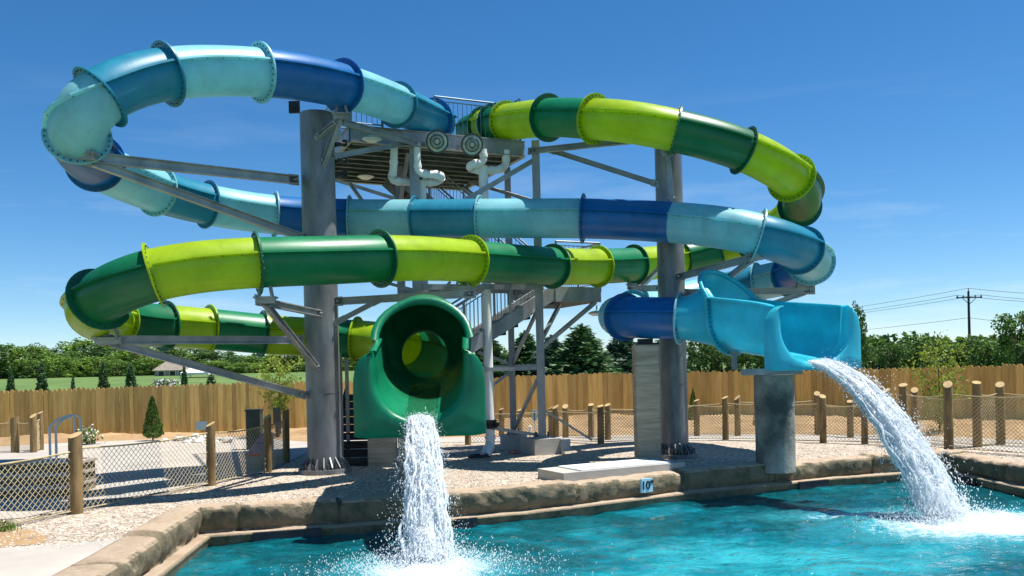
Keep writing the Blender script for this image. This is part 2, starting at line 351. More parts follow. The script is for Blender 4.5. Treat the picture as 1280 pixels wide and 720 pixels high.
def resample(pts, step):
    out = [pts[0]]; need = step
    for a, b in zip(pts, pts[1:]):
        d = (b-a).length; pos = 0
        while d-pos >= need:
            pos += need; out.append(a.lerp(b, pos/d)); need = step
        need -= d-pos
    if (out[-1]-pts[-1]).length < step*.4: out[-1] = pts[-1]
    else: out.append(pts[-1])
    return out

# ------------------------------------------------------------------ water slides
RT = .42      # tube radius
class Path:
    def __init__(s, ctrl):
        p = resample(catmull([P(*c) for c in ctrl], 20), .07)
        for _ in range(90):
            p = [p[0]] + [(p[i-1]+p[i]*2+p[i+1])/4 for i in range(1, len(p)-1)] + [p[-1]]
        s.p = resample(p, .07); s.n = len(s.p)
        s.px = [proj(q) for q in s.p]; s.last = 0
    def frame(s, i):
        t = (s.p[min(i+1, s.n-1)]-s.p[max(i-1, 0)]).normalized()
        a = t.cross(Vector((0, 0, 1))).normalized(); b = a.cross(t)
        return s.p[i], t, a, b
    def find(s, px, py, span=110):
        best = min(range(s.last+4, min(s.n, s.last+span)), key=lambda i: (s.px[i][0]-px)**2+(s.px[i][1]-py)**2)
        s.last = best; return best
    def ring(s, i, r=RT, n=36, off=0):
        c, t, a, b = s.frame(i)
        return [c + t*off + (a*math.cos(2*PI*k/n)+b*math.sin(2*PI*k/n))*r for k in range(n)]
def seam(mb, path, i0, i1, ang, r=RT):
    rows = []
    for i in range(i0, i1+1, 2):
        c, t, a, b = path.frame(i); d = a*math.cos(ang)+b*math.sin(ang); e = -a*math.sin(ang)+b*math.cos(ang)
        rows.append([c+d*(r-.01)-e*.017, c+d*(r+.075)-e*.017, c+d*(r+.075)+e*.017, c+d*(r-.01)+e*.017])
    if len(rows) > 1: mb.loft(rows, True, 0, False)
    acc = 0
    for i in range(i0+4, i1-3, 4):
        c, t, a, b = path.frame(i); d = a*math.cos(ang)+b*math.sin(ang); e = -a*math.sin(ang)+b*math.cos(ang)
        s_ = 1 if math.sin(ang) >= 0 and math.cos(ang) > 0 else -1
        mb.tube([c+d*(r+.03)-e*s_*.034, c+d*(r+.03)-e*s_*.014], .008, 5, True, 1, False)
def flange(mb, path, i, big=.505):
    a0 = path.ring(i, RT-.004, 36, -.015); a1 = path.ring(i, big, 36, -.015); a2 = path.ring(i, big, 36, .015); a3 = path.ring(i, RT-.004, 36, .015)
    mb.loft([a0, a1], True, 0, False); mb.loft([a1, a2], True, 0, True); mb.loft([a2, a3], True, 0, False)
    c, t, a, b = path.frame(i)
    for k in range(30):
        an = 2*PI*(k+.5)/30; d = a*math.cos(an)+b*math.sin(an); q = c+d*(RT+big)/2
        mb.tube([q-t*.032, q+t*.032], .0125, 6, True, 1, False)
NAMES = {'L': 'pale blue', 'T': 'teal blue', 'B': 'deep blue', 'C': 'cyan', 'G': 'green', 'D': 'dark green', 'Y': 'lime green', 'E': 'exit green'}
def build_slide(root, path, bounds, end_i=None):
    """bounds: (px, py, colour of the segment that ENDS here, flange colour, flange size)"""
    i0 = 0
    for (px, py, colr, fcol, big) in bounds:
        i1 = path.find(px, py) if px is not None else path.n-1
        mb = MB()
        idx = list(range(i0, i1, 2)) + [i1]
        mb.loft([path.ring(i) for i in idx], True, 0, True)
        seam(mb, path, i0, i1, R(14)); seam(mb, path, i0, i1, R(166))
        obj('tube_segment', mb, [colr, 'bolt'], root, label=NAMES[colr]+' tube segment')
        if fcol:
            fb = MB(); flange(fb, path, i1, big); obj('flange', fb, [fcol, 'bolt'], root, label=NAMES[fcol]+' bolted flange')
        i0 = i1

BLUE = Path([(549, 155, 20.45), (540, 151, 20.0), (497, 131, 18.6), (428, 107, 16.7), (375, 96, 15.8), (325, 90, 15.15), (265, 88, 14.6), (207, 91, 14.1), (160, 102, 13.6), (120, 119, 13.2),
             (94, 142, 13.0), (90, 166, 13.2), (100, 187, 13.8), (120, 205, 14.7), (152, 222, 15.7), (195, 239, 16.7), (258, 256, 17.7), (345, 269, 18.6), (440, 273, 18.95), (520, 273.5, 18.8), (600, 273, 18.5), (665, 273, 18.3),
             (730, 273, 18.1), (790, 275, 17.85), (840, 278, 17.6), (895, 283, 17.1), (950, 293, 16.8), (990, 306, 16.9), (1012, 320, 17.6), (1012, 334, 18.8), (988, 346, 20.0), (945, 354, 20.8), (890, 366, 21.0), (835, 380, 20.5),
             (792, 390, 19.5), (768, 395, 18.4), (777, 397, 17.65), (808, 397, 17.25), (832, 397.5, 17.12), (850, 398, 17.0)])
GREEN = Path([(588, 165, 22.0), (600, 160, 21.5), (617, 155, 20.9), (640, 152, 20.2), (690, 146.5, 19.0), (743, 149, 17.9), (790, 152, 17.3), (842, 163, 17.2), (890, 174, 17.2), (930, 187, 17.3), (975, 210, 17.6), (996, 228, 18.2),
              (1004, 244, 19.1), (996, 266, 20.3), (970, 284, 21.3), (935, 301, 22), (905, 313, 22.3), (870, 320, 22.3), (825, 328, 21.8), (775, 332, 20.9), (720, 333.5, 19.8), (690, 333, 19.1), (640, 330, 18.1), (590, 326.5, 17.3),
              (530, 323, 16.2), (475, 323, 15.4), (400, 326, 14.7), (322, 328, 14.2), (260, 332, 13.9), (190, 342, 13.6), (148, 356, 13.5), (120, 373, 13.6), (112, 389, 14.2), (126, 399, 15.1), (165, 405, 16.1), (210, 408, 16.8),
              (262, 411, 17.4), (330, 418, 18.1), (400, 422, 18.6), (450, 424, 18.7), (492, 429, 18.2), (520, 436, 17.2), (529, 440, 16.4), (531, 443, 15.7)])
S, LG = .505, .53
blue = empty('water_slide', (P(440, 273, 18.95).x, 18.95, 0), 'enclosed tube water slide in pale, teal and deep blue ending at the right chute', 'water slide')
build_slide(blue, BLUE, [(540, 150, 'T', 'B', LG), (497, 129, 'T', 'T', S), (428, 106, 'L', 'B', LG), (325, 89, 'B', 'L', LG), (207, 90, 'L', 'T', LG), (122, 118, 'T', 'T', LG), (96, 172, 'L', 'L', S),
    (118, 203, 'B', 'B', S), (195, 239, 'L', 'L', S), (258, 256, 'T', 'T', S), (343, 269, 'L', 'L', S), (437, 273, 'B', 'L', S), (519, 273.5, 'L', 'T', S), (600, 273, 'T', 'L', S), (730, 273, 'L', 'B', LG),
    (842, 278, 'B', None, S), (946, 292, 'L', 'L', LG), (1002, 313, 'T', 'T', S), (1014, 328, 'L', 'L', S), (988, 346, 'B', 'T', S), (950, 353, 'L', 'L', S), (890, 366, 'T', 'T', S), (792, 390, 'L', 'T', S),
    (782, 397, 'L', 'B', S), (None, 0, 'B', 'L', LG)])
green = empty('water_slide', (P(400, 326, 14.7).x, 14.7, 0), 'enclosed tube water slide in lime and dark green ending at the front green chute', 'water slide')
build_slide(green, GREEN, [(607, 158, 'G', 'D', S), (619, 155, 'Y', 'D', S), (634, 153, 'G', 'Y', S), (686, 147, 'Y', 'D', LG), (742, 149, 'G', 'Y', LG), (842, 163, 'Y', 'G', S), (930, 187, 'D', 'D', S), (990, 221, 'Y', 'Y', LG),
    (1000, 258, 'D', 'D', S), (965, 287, 'Y', 'Y', S), (928, 304, 'D', 'D', S), (902, 314, 'Y', 'D', S), (850, 324, 'G', 'D', S), (792, 331, 'Y', 'D', S), (747, 333, 'G', 'Y', S), (690, 333, 'Y', 'D', S), (588, 326.5, 'G', 'Y', LG),
    (476, 323, 'Y', 'D', LG), (322, 328, 'G', 'D', LG), (190, 342, 'Y', 'Y', LG), (122, 372, 'D', 'D', LG), (140, 402, 'Y', 'Y', S), (206, 408, 'D', 'D', S), (262, 411, 'Y', 'Y', S), (328, 418, 'G', 'D', S), (392, 422, 'Y', 'D', S),
    (445, 424, 'G', 'Y', S), (505, 432, 'Y', 'D', S), (None, 0, 'D', 'E', S)])

def exit_chute(root, path, col, hcol, p_mouth, p_hood, head, head_h, full, plate_w, plate_h, U0=.62, rim=.38, tilt=.45, lipw=.13, arch_h=.98):
    """bell from the tube to a tall hood, then an open U trough that ends in a broad rounded end plate"""
    c0, t0, a0, b0 = path.frame(path.n-1)
    inv = c0.z-RT                                   # invert of the tube
    m = Vector(p_mouth)                             # invert of the mouth
    hd = Vector((math.sin(head), -math.cos(head), 0)); hh = Vector((math.sin(head_h), -math.cos(head_h), 0))
    start = Vector((c0.x, c0.y, inv)); hpnt = Vector(p_hood); d1 = (hpnt-start).length; d2 = (m-hpnt).length; hoodlen = d1/(d1+d2)
    t0h = Vector((t0.x, t0.y, 0)).normalized()
    def herm(p, a, q, b, s):
        return p*(2*s**3-3*s*s+1) + a*(s**3-2*s*s+s) + q*(-2*s**3+3*s*s) + b*(s**3-s*s)
    dn = Vector((0, 0, (m.z-start.z)/(d1+d2)))
    def cen(s):                                     # centre line of the invert: tube end, hood, mouth
        if s < hoodlen: return herm(start, (t0h+dn)*d1, hpnt, (hh+dn)*d1, s/hoodlen)
        return herm(hpnt, (hh+dn)*d2, m, (hd+dn)*d2, (s-hoodlen)/(1-hoodlen))
    def fr(s):
        e = .01; t = cen(min(1, s+e))-cen(max(0, s-e)); t.z = 0; t.normalize()
        return cen(s), t, Vector((t.y, -t.x, 0))      # side points to the right of travel
    nn = 48
    def hoodprof():
        pts = []                                    # closed outline, starts at the bottom, goes right, over the top, left
        for k in range(nn):
            an = -PI/2+2*PI*k/nn
            x, y = math.cos(an), math.sin(an)
            if y < 0: pts.append((x*(U0+.05), U0+y*U0))
            else:
                k_ = min(1, y/.8); pts.append((x*(U0+.05+.18*k_*k_*(3-2*k_)), U0+y*arch_h))
        return pts
    circ = [(math.cos(-PI/2+2*PI*k/nn)*RT, RT+math.sin(-PI/2+2*PI*k/nn)*RT) for k in range(nn)]
    hp = hoodprof()
    rings = []
    ks = 12
    for q in range(ks+1):
        s = hoodlen*q/ks; w = min(1, q/ks/full); w = w*w*(3-2*w) if full < 1 else w**1.35
        c, t, sd = fr(s)
        rings.append([c + sd*(x0*(1-w)+x1*w) + Vector((0, 0, y0*(1-w)+y1*w)) - t*(tilt*(q/ks)**2*max(0, y1-U0-rim)/.6) for (x0, y0), (x1, y1) in zip(circ, hp)])
    mb = MB(); mb.loft(rings, True, 0, True)
    obj('hood', mb, [hcol, 'bolt'], root, label='flared hood of the chute')
    lip = MB()                                      # thick rolled edge round the hood arch and along the trough rims
    c, t, sd = fr(hoodlen)
    arch = [(x, y) for x, y in hp if y > U0+rim*.8]
    arch.sort(key=lambda q: math.atan2(q[1]-U0-.3, q[0]))
    rows = []
    for (x, y) in arch:
        d = Vector((x, (y-U0)*.6)).normalized()
        b_ = c+sd*x+Vector((0, 0, y))-t*(tilt*max(0, y-U0-rim)/.6); o_ = sd*d.x+Vector((0, 0, d.y))
        rows.append([b_-t*.03-o_*.004, b_+t*.05-o_*.004, b_+t*.075+o_*.05, b_+t*.06+o_*lipw, b_-t*.03+o_*lipw])
    lip.loft(rows, True, 0, True); lip.add(rows[0], [(0, 1, 2, 3, 4)], 0); lip.add(rows[-1], [(4, 3, 2, 1, 0)], 0)
    # trough: U profile
    def uprof(wid):
        pts = [(-wid-.03, U0+rim)]
        for k in range(4): pts.append((-wid-.03+.03*(k+1)/4*0.9, U0+rim*(1-(k+1)/5)))
        for k in range(25):
            an = PI+PI*k/24; pts.append((math.cos(an)*wid, U0+math.sin(an)*U0))
        for k in range(3, -1, -1): pts.append((wid+.03-.03*(k+1)/4*0.9, U0+rim*(1-(k+1)/5)))
        pts.append((wid+.03, U0+rim)); return pts
    tb = MB(); rows = []; rows_o = []
    s0 = hoodlen*.97; nst = 12
    for q in range(nst+1):
        s = s0+(1-s0)*q/nst; c, t, sd = fr(s); up = uprof(U0+.02)
        rows.append([c+sd*x+Vector((0, 0, y)) for x, y in up])
        rows_o.append([c+sd*x*1.045+Vector((0, 0, U0+(y-U0)*1.04 if y < U0 else y)) for x, y in up])
    tb.loft(rows, False, 0, True); tb.loft(rows_o, False, 0, True)
    obj('trough', tb, [col, 'bolt'], root, label='open U shaped run-out trough')
    for sgn in (-1, 1):
        rr = []
        for q in range(nst+1):
            s = s0+(1-s0)*q/nst; c, t, sd = fr(s); x = sgn*(U0+.05); zz = U0+rim
            rr.append([c+sd*(x-sgn*.03)+Vector((0, 0, zz-.03)), c+sd*(x-sgn*.022)+Vector((0, 0, zz+.028)), c+sd*(x+sgn*.07)+Vector((0, 0, zz+.022)), c+sd*(x+sgn*.075)+Vector((0, 0, zz-.02))])
        lip.loft(rr, True, 0, True)
    obj('rim', lip, [col, 'bolt'], root, label='rolled rim of the chute')
    fl = MB()                                       # bolted joint ring under the trough
    for s in (hoodlen*1.0,):
        c, t, sd = fr(s); up = uprof(U0+.02); ra = []
        for x, y in up:
            o_ = (sd*x+Vector((0, 0, (y-U0) if y < U0 else 0)))
            o_ = o_.normalized(); b_ = c+sd*x+Vector((0, 0, y)); ra.append([b_-t*.03+o_*.03, b_-t*.03+o_*.12, b_+t*.03+o_*.12, b_+t*.03+o_*.03])
        fl.loft(ra, True, 0, False)
        for k in range(0, len(ra), 1):
            q0 = (ra[k][0]+ra[k][1])/2; fl.tube([q0-t*.015, q0+t*.078], .013, 6, True, 1, False)
    obj('flange', fl, [col, 'bolt'], root)
    # end plate with a rolled mouth
    c, t, sd = fr(1.0); hw = plate_w/2; zb = -(plate_h-U0-rim)
    up = uprof(U0+.02); n = len(up)
    def outl(k):
        x, y = up[k]; f = k/(n-1)
        A = [(-hw*.70, U0+rim+.015), (-hw*.86, U0+rim-.06), (-hw*.96, U0+rim-.2), (-hw, U0+rim-.42), (-hw, (U0+zb)/2), (-hw, zb), (-hw*.5, zb), (0, zb), (hw*.5, zb), (hw, zb), (hw, (U0+zb)/2), (hw, U0+rim-.42), (hw*.96, U0+rim-.2), (hw*.86, U0+rim-.06), (hw*.70, U0+rim+.015)]
        g = f*(len(A)-1); i = min(int(g), len(A)-2); w = g-i
        return (A[i][0]*(1-w)+A[i+1][0]*w, A[i][1]*(1-w)+A[i+1][1]*w)
    def pt(x, y, d): return c+sd*x+Vector((0, 0, y))+t*d
    rows = []
    for (gr, d) in ((0, -.02), (0, .12), (.018, .19), (.06, .235), (.12, .25)):
        row = []
        for k, (x, y) in enumerate(up):
            ox, oy = outl(k); l = math.hypot(ox-x, oy-y); w = min(.9, gr/max(l, .001)); row.append(pt(x*(1-w)+ox*w, y*(1-w)+oy*w, d))
        rows.append(row)
    rows.append([pt(*[q_*.97+v_*.03 for q_, v_ in zip(outl(k), (0, .3))], .25) for k in range(n)])
    rows.append([pt(*outl(k), .225) for k in range(n)])
    pb = MB(); pb.loft(rows, False, 0, True); 
    r2 = [[pt(*outl(k), .225) for k in range(n)], [pt(*outl(k), .05) for k in range(n)]]
    pb.loft(r2, False, 0, False)
    bk = [[pt(*outl(k), .05) for k in range(n)], [pt(up[k][0]*1.06, up[k][1], .05) for k in range(n)]]
    pb.loft(bk, False, 0, False)
    obj('end_plate', pb, [col, 'bolt'], root, label='broad end plate with rounded shoulders')
    return c+t*.25, t, sd, fr
bm_ = P(1011, 454, 15.15); gm_ = P(526, 523, 12.75)
bh_ = P(916, 440, 16.75); bh_.z = 2.27; gh_ = P(529, 480, 13.7); gh_.z = 1.50
bl_c, bl_t, bl_s, bl_fr = exit_chute(blue, BLUE, 'C', 'C', bm_, bh_, R(13), R(36), 1.0, 1.80, 1.12, tilt=.55, lipw=.075, arch_h=.93)
gr_c, gr_t, gr_s, gr_fr = exit_chute(green, GREEN, 'E', 'H', gm_, gh_, R(4), R(4), .34, 1.93, 1.26)

# ------------------------------------------------------------------ falling water
def noise3(p): return noise.noise_vector(p)
OCT = [(1, 0, 0), (-1, 0, 0), (0, 1, 0), (0, -1, 0), (0, 0, 1), (0, 0, -1)]
OF = [(0, 2, 4), (2, 1, 4), (1, 3, 4), (3, 0, 4), (2, 0, 5), (1, 2, 5), (3, 1, 5), (0, 3, 5)]
def drop(mb, p, r, axis=None, stretch=1):
    axis = axis or Vector((0, 0, 1)); a = axis.orthogonal().normalized(); b = axis.cross(a)
    vs = [p + (a*x + b*y + axis*z*stretch)*r for x, y, z in OCT]
    mb.add(vs, OF, 0, True)
def jet(name, p0, t, sd, land, half, label, seed):
    rnd = random.Random(seed)
    v = Vector(p0); L_ = Vector(land); g = 9.81
    dz = v.z-L_.z; T = math.sqrt(2*dz/g)
    w0 = .7; T = (-w0+math.sqrt(w0*w0+2*g*dz))/g; vel = Vector(((L_.x-v.x)/T, (L_.y-v.y)/T, -w0))
    def at(tt): return v + vel*tt + Vector((0, 0, -.5*g*tt*tt))
    def vt(tt): return (vel + Vector((0, 0, -g*tt))).normalized()
    root = empty(name, (L_.x, L_.y, L_.z), label, 'falling water')
    side = sd.normalized()
    def wid(f): return half*(1-.1*f)+.14*f*f
    def thk(f): return .05+.20*f
    core = MB()
    rows = []; nst, nr = 46, 22
    for i in range(nst+1):
        f = i/nst*.98; tt = f*T; c = at(tt); d = vt(tt); nrm = d.cross(side).normalized(); row = []
        for k in range(nr):
            an = 2*PI*k/nr; q = c + side*math.cos(an)*wid(f)*.86 + nrm*math.sin(an)*thk(f)*.7
            q += noise3(q*6)*(.02+.06*f) + noise3(q*17)*(.01+.035*f); row.append(q)
        rows.append(row)
    core.loft(rows, True, 0, True); obj('water_sheet', core, 'sheet', root)
    st = MB()                                       # ropes of white water
    for k in range(330):
        u = rnd.uniform(-1, 1); w = rnd.uniform(-1, 1)*math.sqrt(max(0, 1-u*u)); f0 = rnd.uniform(-.05, .8)**1; f1 = min(1, f0+rnd.uniform(.12, .4)); f0 = max(.0, f0)
        pts = []; rs = []; r0 = rnd.uniform(.005, .019)
        for q in range(9):
            f = f0+(f1-f0)*q/8; tt = f*T; d = vt(tt); nrm = d.cross(side).normalized()
            x = at(tt)+side*u*wid(f)*(.95+.15*f)+nrm*w*thk(f)
            x += noise3(x*4+Vector((k, 0, 0)))*(.015+.09*f); pts.append(x); rs.append(r0*(.25+math.sin(PI*q/8))*rnd.uniform(.6, 1.3))
        st.tube(pts, rs, 5, True)
    dp = MB()
    for k in range(13000):
        f = rnd.random()**.75; tt = f*T*1.0; d = vt(tt); nrm = d.cross(side).normalized()
        spread = 1+.30*f; u = rnd.gauss(0, .5); w = rnd.gauss(0, .55)
        if abs(u) > 1.45 or abs(w) > 2.2: continue
        x = at(tt)+side*u*wid(f)*spread*.95+nrm*w*thk(f)*1.25+noise3(at(tt)*3+Vector((u*2, w*2, 0)))*(.02+.12*f)
        drop(st if abs(u) < .8 else dp, x, rnd.uniform(.003, .0095)*(1.0 if abs(u) < 1 else .75), (d+Vector((rnd.gauss(0, .3), rnd.gauss(0, .3), rnd.gauss(0, .3)))).normalized(), rnd.uniform(1.2, 4.0))
    for k in range(1000):                             # loose spray thrown off the edges
        f = rnd.uniform(.1, 1); tt = f*T; u = rnd.choice((-1, 1))*rnd.uniform(.9, 1.0+1.1*f); d = vt(tt); nrm = d.cross(side).normalized()
        x = at(tt)+side*u*wid(f)+nrm*rnd.gauss(0, .14+.2*f); drop(dp, x, rnd.uniform(.002, .0055), d, rnd.uniform(1, 2.5))
    s1 = obj('white_water', st, 'spray', root); s1['kind'] = 'stuff'
    s2 = obj('spray', dp, 'spray', root); s2['kind'] = 'stuff'
    sp = MB()                                       # splash crown where it hits the pool
    for k in range(9000):
        an = rnd.uniform(0, 2*PI); rad = abs(rnd.gauss(0, .55)); hgt = rnd.expovariate(1/.10)*max(.15, 1.15-rad*.7)
        x = L_+vel.xy.to_3d().normalized()*(.2*rad)+Vector((math.cos(an)*rad*1.25, math.sin(an)*rad, hgt*.9+.01))
        drop(sp, x, rnd.uniform(.003, .010), Vector((math.cos(an)*.5, math.sin(an)*.5, 1)).normalized(), rnd.uniform(.8, 1.8))
    s3 = obj('splash', sp, 'spray', root); s3['kind'] = 'stuff'
    return root
jet('water_jet', bl_c+Vector((0, 0, .03)), bl_t, bl_s, LANDR, .235, 'white water pouring from the cyan chute and arching down into the right of the pool', 3)
jet('water_jet', gr_c+Vector((0, 0, .03)), gr_t, gr_s, LANDL, .195, 'white water dropping from the green chute straight down into the pool', 5)
# thin stream lying in the troughs
for root, fr, sl in ((blue, bl_fr, .36), (green, gr_fr, .50)):
    mb = MB(); rows = []
    for q in range(15):
        s = .25+.75*q/14; c, t, sd = fr(s); row = []
        for k in range(13):
            x = (-1+k/6)*.36; hgt = .62-math.sqrt(max(0, .62**2-.40**2))+.015
            z = max(.03, .62-math.sqrt(.62**2-.4**2))*.32 + .012*noise.noise(Vector((x*9, q*.8, 3)))
            row.append(c+sd*x*(.85+.15*s)+Vector((0, 0, z))+t*(.25 if q == 14 else 0))
        rows.append(row)
    mb.loft(rows, False, 0, True); obj('stream', mb, 'stream', root, label='shallow stream of water in the trough')

# ------------------------------------------------------------------ steel support columns
def strut(parent, p, q, w=.1, h=.12, kind='bar', name='support_arm'):
    mb = MB(); p, q = P(*p), P(*q)
    if kind == 'i': mb.ibeam(p, q, w, h, .018)
    elif kind == 'c':                                # channel: web and two flanges
        mb.ibeam(p, q, w, h, .014)
    else: mb.bar(p, q, w, h)
    for e, o_ in ((p, q), (q, p)):
        d = (o_-e).normalized(); a = d.cross(Vector((0, 0, 1))).normalized()
        mb.tube([e+d*.09-a*(w*.5+.03), e+d*.09+a*(w*.5+.03)], .022, 6)
        mb.bar(e-d*.05, e+d*.2, .018, h*1.25)
    return obj(name, mb, ['steel', 'bolt'], parent)
def saddle(parent, px, py, Y, ln=.5, name='saddle'):
    mb = MB(); c = P(px, py, Y)
    mb.box(c, (ln, .22, .03)); mb.box(c+Vector((0, 0, -.055)), (ln*.9, .1, .08))
    for s in (-1, 1):
        mb.bar(c+Vector((s*ln*.32, 0, 0)), c+Vector((s*ln*.22, 0, .2)), .05, .05)
        mb.tube([c+Vector((s*ln*.36, -.12, -.03)), c+Vector((s*ln*.36, -.12, .05))], .02, 6)
    return obj(name, mb, ['steel', 'bolt'], parent)
def column(base, r, top, label):
    root = empty('support_column', base, label, 'steel column')
    b = Vector(base); mb = MB()
    mb.tube([b+Vector((0, 0, .05)), b+Vector((0, 0, top))], r, 40)
    for z in (1.6, 3.9): mb.tube([b+Vector((0, 0, z)), b+Vector((0, 0, z+.02))], r+.006, 40)
    obj('shaft', mb, ['column'], root)
    mb = MB(); mb.tube([b+Vector((0, 0, -.02)), b+Vector((0, 0, .09))], r+.19, 40)
    for k in range(18):
        an = 2*PI*k/18; d = Vector((math.cos(an), math.sin(an), 0)); s = Vector((-d.y, d.x, 0))*.012
        p0, p1, p2 = b+d*(r-.01)+Vector((0, 0, .09)), b+d*(r+.15)+Vector((0, 0, .09)), b+d*(r-.01)+Vector((0, 0, .34)); p3 = b+d*(r+.15)+Vector((0, 0, .14))
        mb.add([p0-s, p1-s, p3-s, p2-s, p0+s, p1+s, p3+s, p2+s], [(0, 1, 2, 3), (7, 6, 5, 4), (1, 5, 6, 2), (2, 6, 7, 3)])
        an += PI/18; d = Vector((math.cos(an), math.sin(an), 0)); q = b+d*(r+.11)
        mb.tube([q+Vector((0, 0, .09)), q+Vector((0, 0, .2))], .03, 6, True, 1, False)
    obj('base_plate', mb, ['column', 'bolt'], root)
    return root
cb = G(402, 593); cb = Vector((cb.x, 17.2, 0))
colA = column(cb, .338, 7.22, 'thick grey steel column on a ribbed round foot beside the green chute, carrying both slides')
strut(colA, (88, 194, 13.3), (371, 225, 17.0), .11, .17, 'i'); strut(colA, (100, 197, 13.45), (378, 297, 16.95), .10, .14, 'c'); saddle(colA, 97, 193, 13.35, .62)
strut(colA, (126, 425, 14.45), (376, 425, 17.05), .11, .15, 'i'); strut(colA, (142, 429, 14.6), (380, 494, 17.0), .10, .13, 'c'); saddle(colA, 136, 423, 14.45, .5)
strut(colA, (322, 376, 14.2), (400, 392, 16.9), .10, .13, 'i'); strut(colA, (331, 379, 14.35), (397, 460, 16.88), .09, .11, 'c'); saddle(colA, 332, 372, 14.2, .36)
strut(colA, (416, 377, 17.1), (592, 367, 17.3), .11, .15, 'i'); strut(colA, (420, 403, 17.05), (476, 374, 17.15), .08, .10, 'c'); saddle(colA, 578, 359, 17.3, .36)
strut(colA, (404, 206, 16.9), (424, 150, 16.65), .09, .10, 'c'); strut(colA, (396, 172, 16.85), (424, 150, 16.65), .12, .08, 'c'); saddle(colA, 427, 143, 16.65, .34)
strut(colA, (424, 151, 16.7), (522, 180, 19.15), .09, .11, 'c', 'tie_beam'); strut(colA, (412, 196, 17.1), (520, 177, 19.15), .09, .11, 'c', 'tie_beam')
mb = MB(); e = P(368, 134, 17.2); mb.box(e, (.22, .05, .24)); mb.tube([e+Vector((-.02, -.06, 0)), e+Vector((-.02, .06, 0))], .035, 8); obj('lug', mb, 'black', colA)
for yy in (181, 202, 220):
    mb = MB(); p, q = P(412, yy+1, 17.25), P(431, yy-2, 18.5); mb.tube([p, q], .022, 6); mb.tube([p.lerp(q, .3), p.lerp(q, .75)], .05, 8); mb.box(p, (.1, .06, .14)); mb.box(q, (.1, .06, .14)); obj('turnbuckle', mb, 'black', colA)
cb2 = G(845, 572); cb2 = Vector((cb2.x, 18.5, 0))
colB = column(cb2, .29, 6.72, 'grey steel column standing on gravel behind the cyan chute')
strut(colB, (787, 361, 21.2), (826, 360, 18.5), .10, .14, 'i'); strut(colB, (802, 358, 20.6), (828, 332, 18.4), .08, .10, 'c'); saddle(colB, 793, 355, 21.3, .4)
strut(colB, (846, 347, 18.25), (948, 320, 16.85), .10, .14, 'i'); strut(colB, (850, 392, 18.2), (938, 326, 17.0), .09, .11, 'c'); saddle(colB, 944, 319, 16.85, .34)
strut(colB, (850, 366, 18.4), (1016, 363, 18.7), .11, .14, 'i'); strut(colB, (854, 420, 18.3), (1004, 366, 18.7), .09, .11, 'c'); saddle(colB, 1004, 358, 18.7, .44)
strut(colB, (835, 192, 17.45), (840, 252, 18.22), .09, .10, 'c'); saddle(colB, 836, 189, 17.4, .3)
strut(colB, (806, 174, 17.75), (662, 189, 20.0), .10, .13, 'i', 'tie_beam'); strut(colB, (824, 231, 18.35), (686, 187, 20.0), .10, .12, 'c', 'tie_beam')

# ------------------------------------------------------------------ concrete piers
def pier_square(px, py, Y, w, top, label):
    c = G(px, py); c = Vector((c.x, Y, 0)); root = empty('concrete_pier', c, label, 'concrete pier')
    mb = MB(); k = .02; rows = []
    for z in [top*i/24 for i in range(25)]:
        rows.append([c+Vector((x, y, z-.05 if z == 0 else z)) for x, y in ((-w/2+k, -w/2), (w/2-k, -w/2), (w/2, -w/2+k), (w/2, w/2-k), (w/2-k, w/2), (-w/2+k, w/2), (-w/2, w/2-k), (-w/2, -w/2+k))])
    mb.loft(rows, True, 0, False); mb.add(rows[-1], [tuple(range(8))]); obj('shaft', mb, 'pier', root)
    mb = MB(); mb.box(c+Vector((0, 0, top+.02)), (w*.78, w*.7, .04)); mb.box(c+Vector((0, 0, top+.08)), (w*.6, w*.45, .09)); obj('saddle', mb, 'black', root)
    return root
def pier_round(px, py, Y, r, top, label, m_):
    c = G(px, py); c = Vector((c.x, Y, 0)); root = empty('concrete_pier', c, label, 'concrete pier')
    mb = MB(); mb.tube([c+Vector((0, 0, z)) for z in (-.1, top*.25, top*.5, top*.66)], r, 36); mb.tube([c+Vector((0, 0, top*.655)), c+Vector((0, 0, top))], r+.008, 36); obj('shaft', mb, m_, root)
    return root, c
pier_square(810, 580, 17.35, .48, 2.42, 'tall square board-marked concrete pier under the deep blue tube')
pier_square(484, 578, 18.25, .56, 2.1, 'short square board-marked concrete pier behind the green chute')
pr, pc = pier_round(971, 583, 16.5, .37, 1.76, 'round stained concrete pier under the cyan chute', 'wetpier')
mb = MB(); mb.bar(pc+Vector((-.62, .02, 1.83)), pc+Vector((.45, -.3, 1.83)), .34, .12); obj('cap_beam', mb, 'steel', pr)
mb = MB(); q = P(918, 462, 16.75); mb.bar(q, q+Vector((0, 0, .4)), .09, .09); 
q = Vector((q.x, q.y, 0)); c_, t_, s_ = bl_fr(.36)
mb.add([Vector((q.x, q.y, 2.2))+v for v in (Vector((-.12, -.1, 0)), Vector((.12, -.1, 0)), Vector((.12, .1, 0)), Vector((-.12, .1, 0)), Vector((-.32, -.1, .22)), Vector((.34, -.1, .16)), Vector((.34, .1, .16)), Vector((-.32, .1, .22)))], [(3, 2, 1, 0), (4, 5, 6, 7), (0, 1, 5, 4), (1, 2, 6, 5), (2, 3, 7, 6), (3, 0, 4, 7)])
obj('saddle', mb, 'steel', pr)
pr2, pc2 = pier_round(526, 615, 13.95, .33, 1.22, 'round dark wet concrete pier behind the falling water of the green chute', 'wetpier')

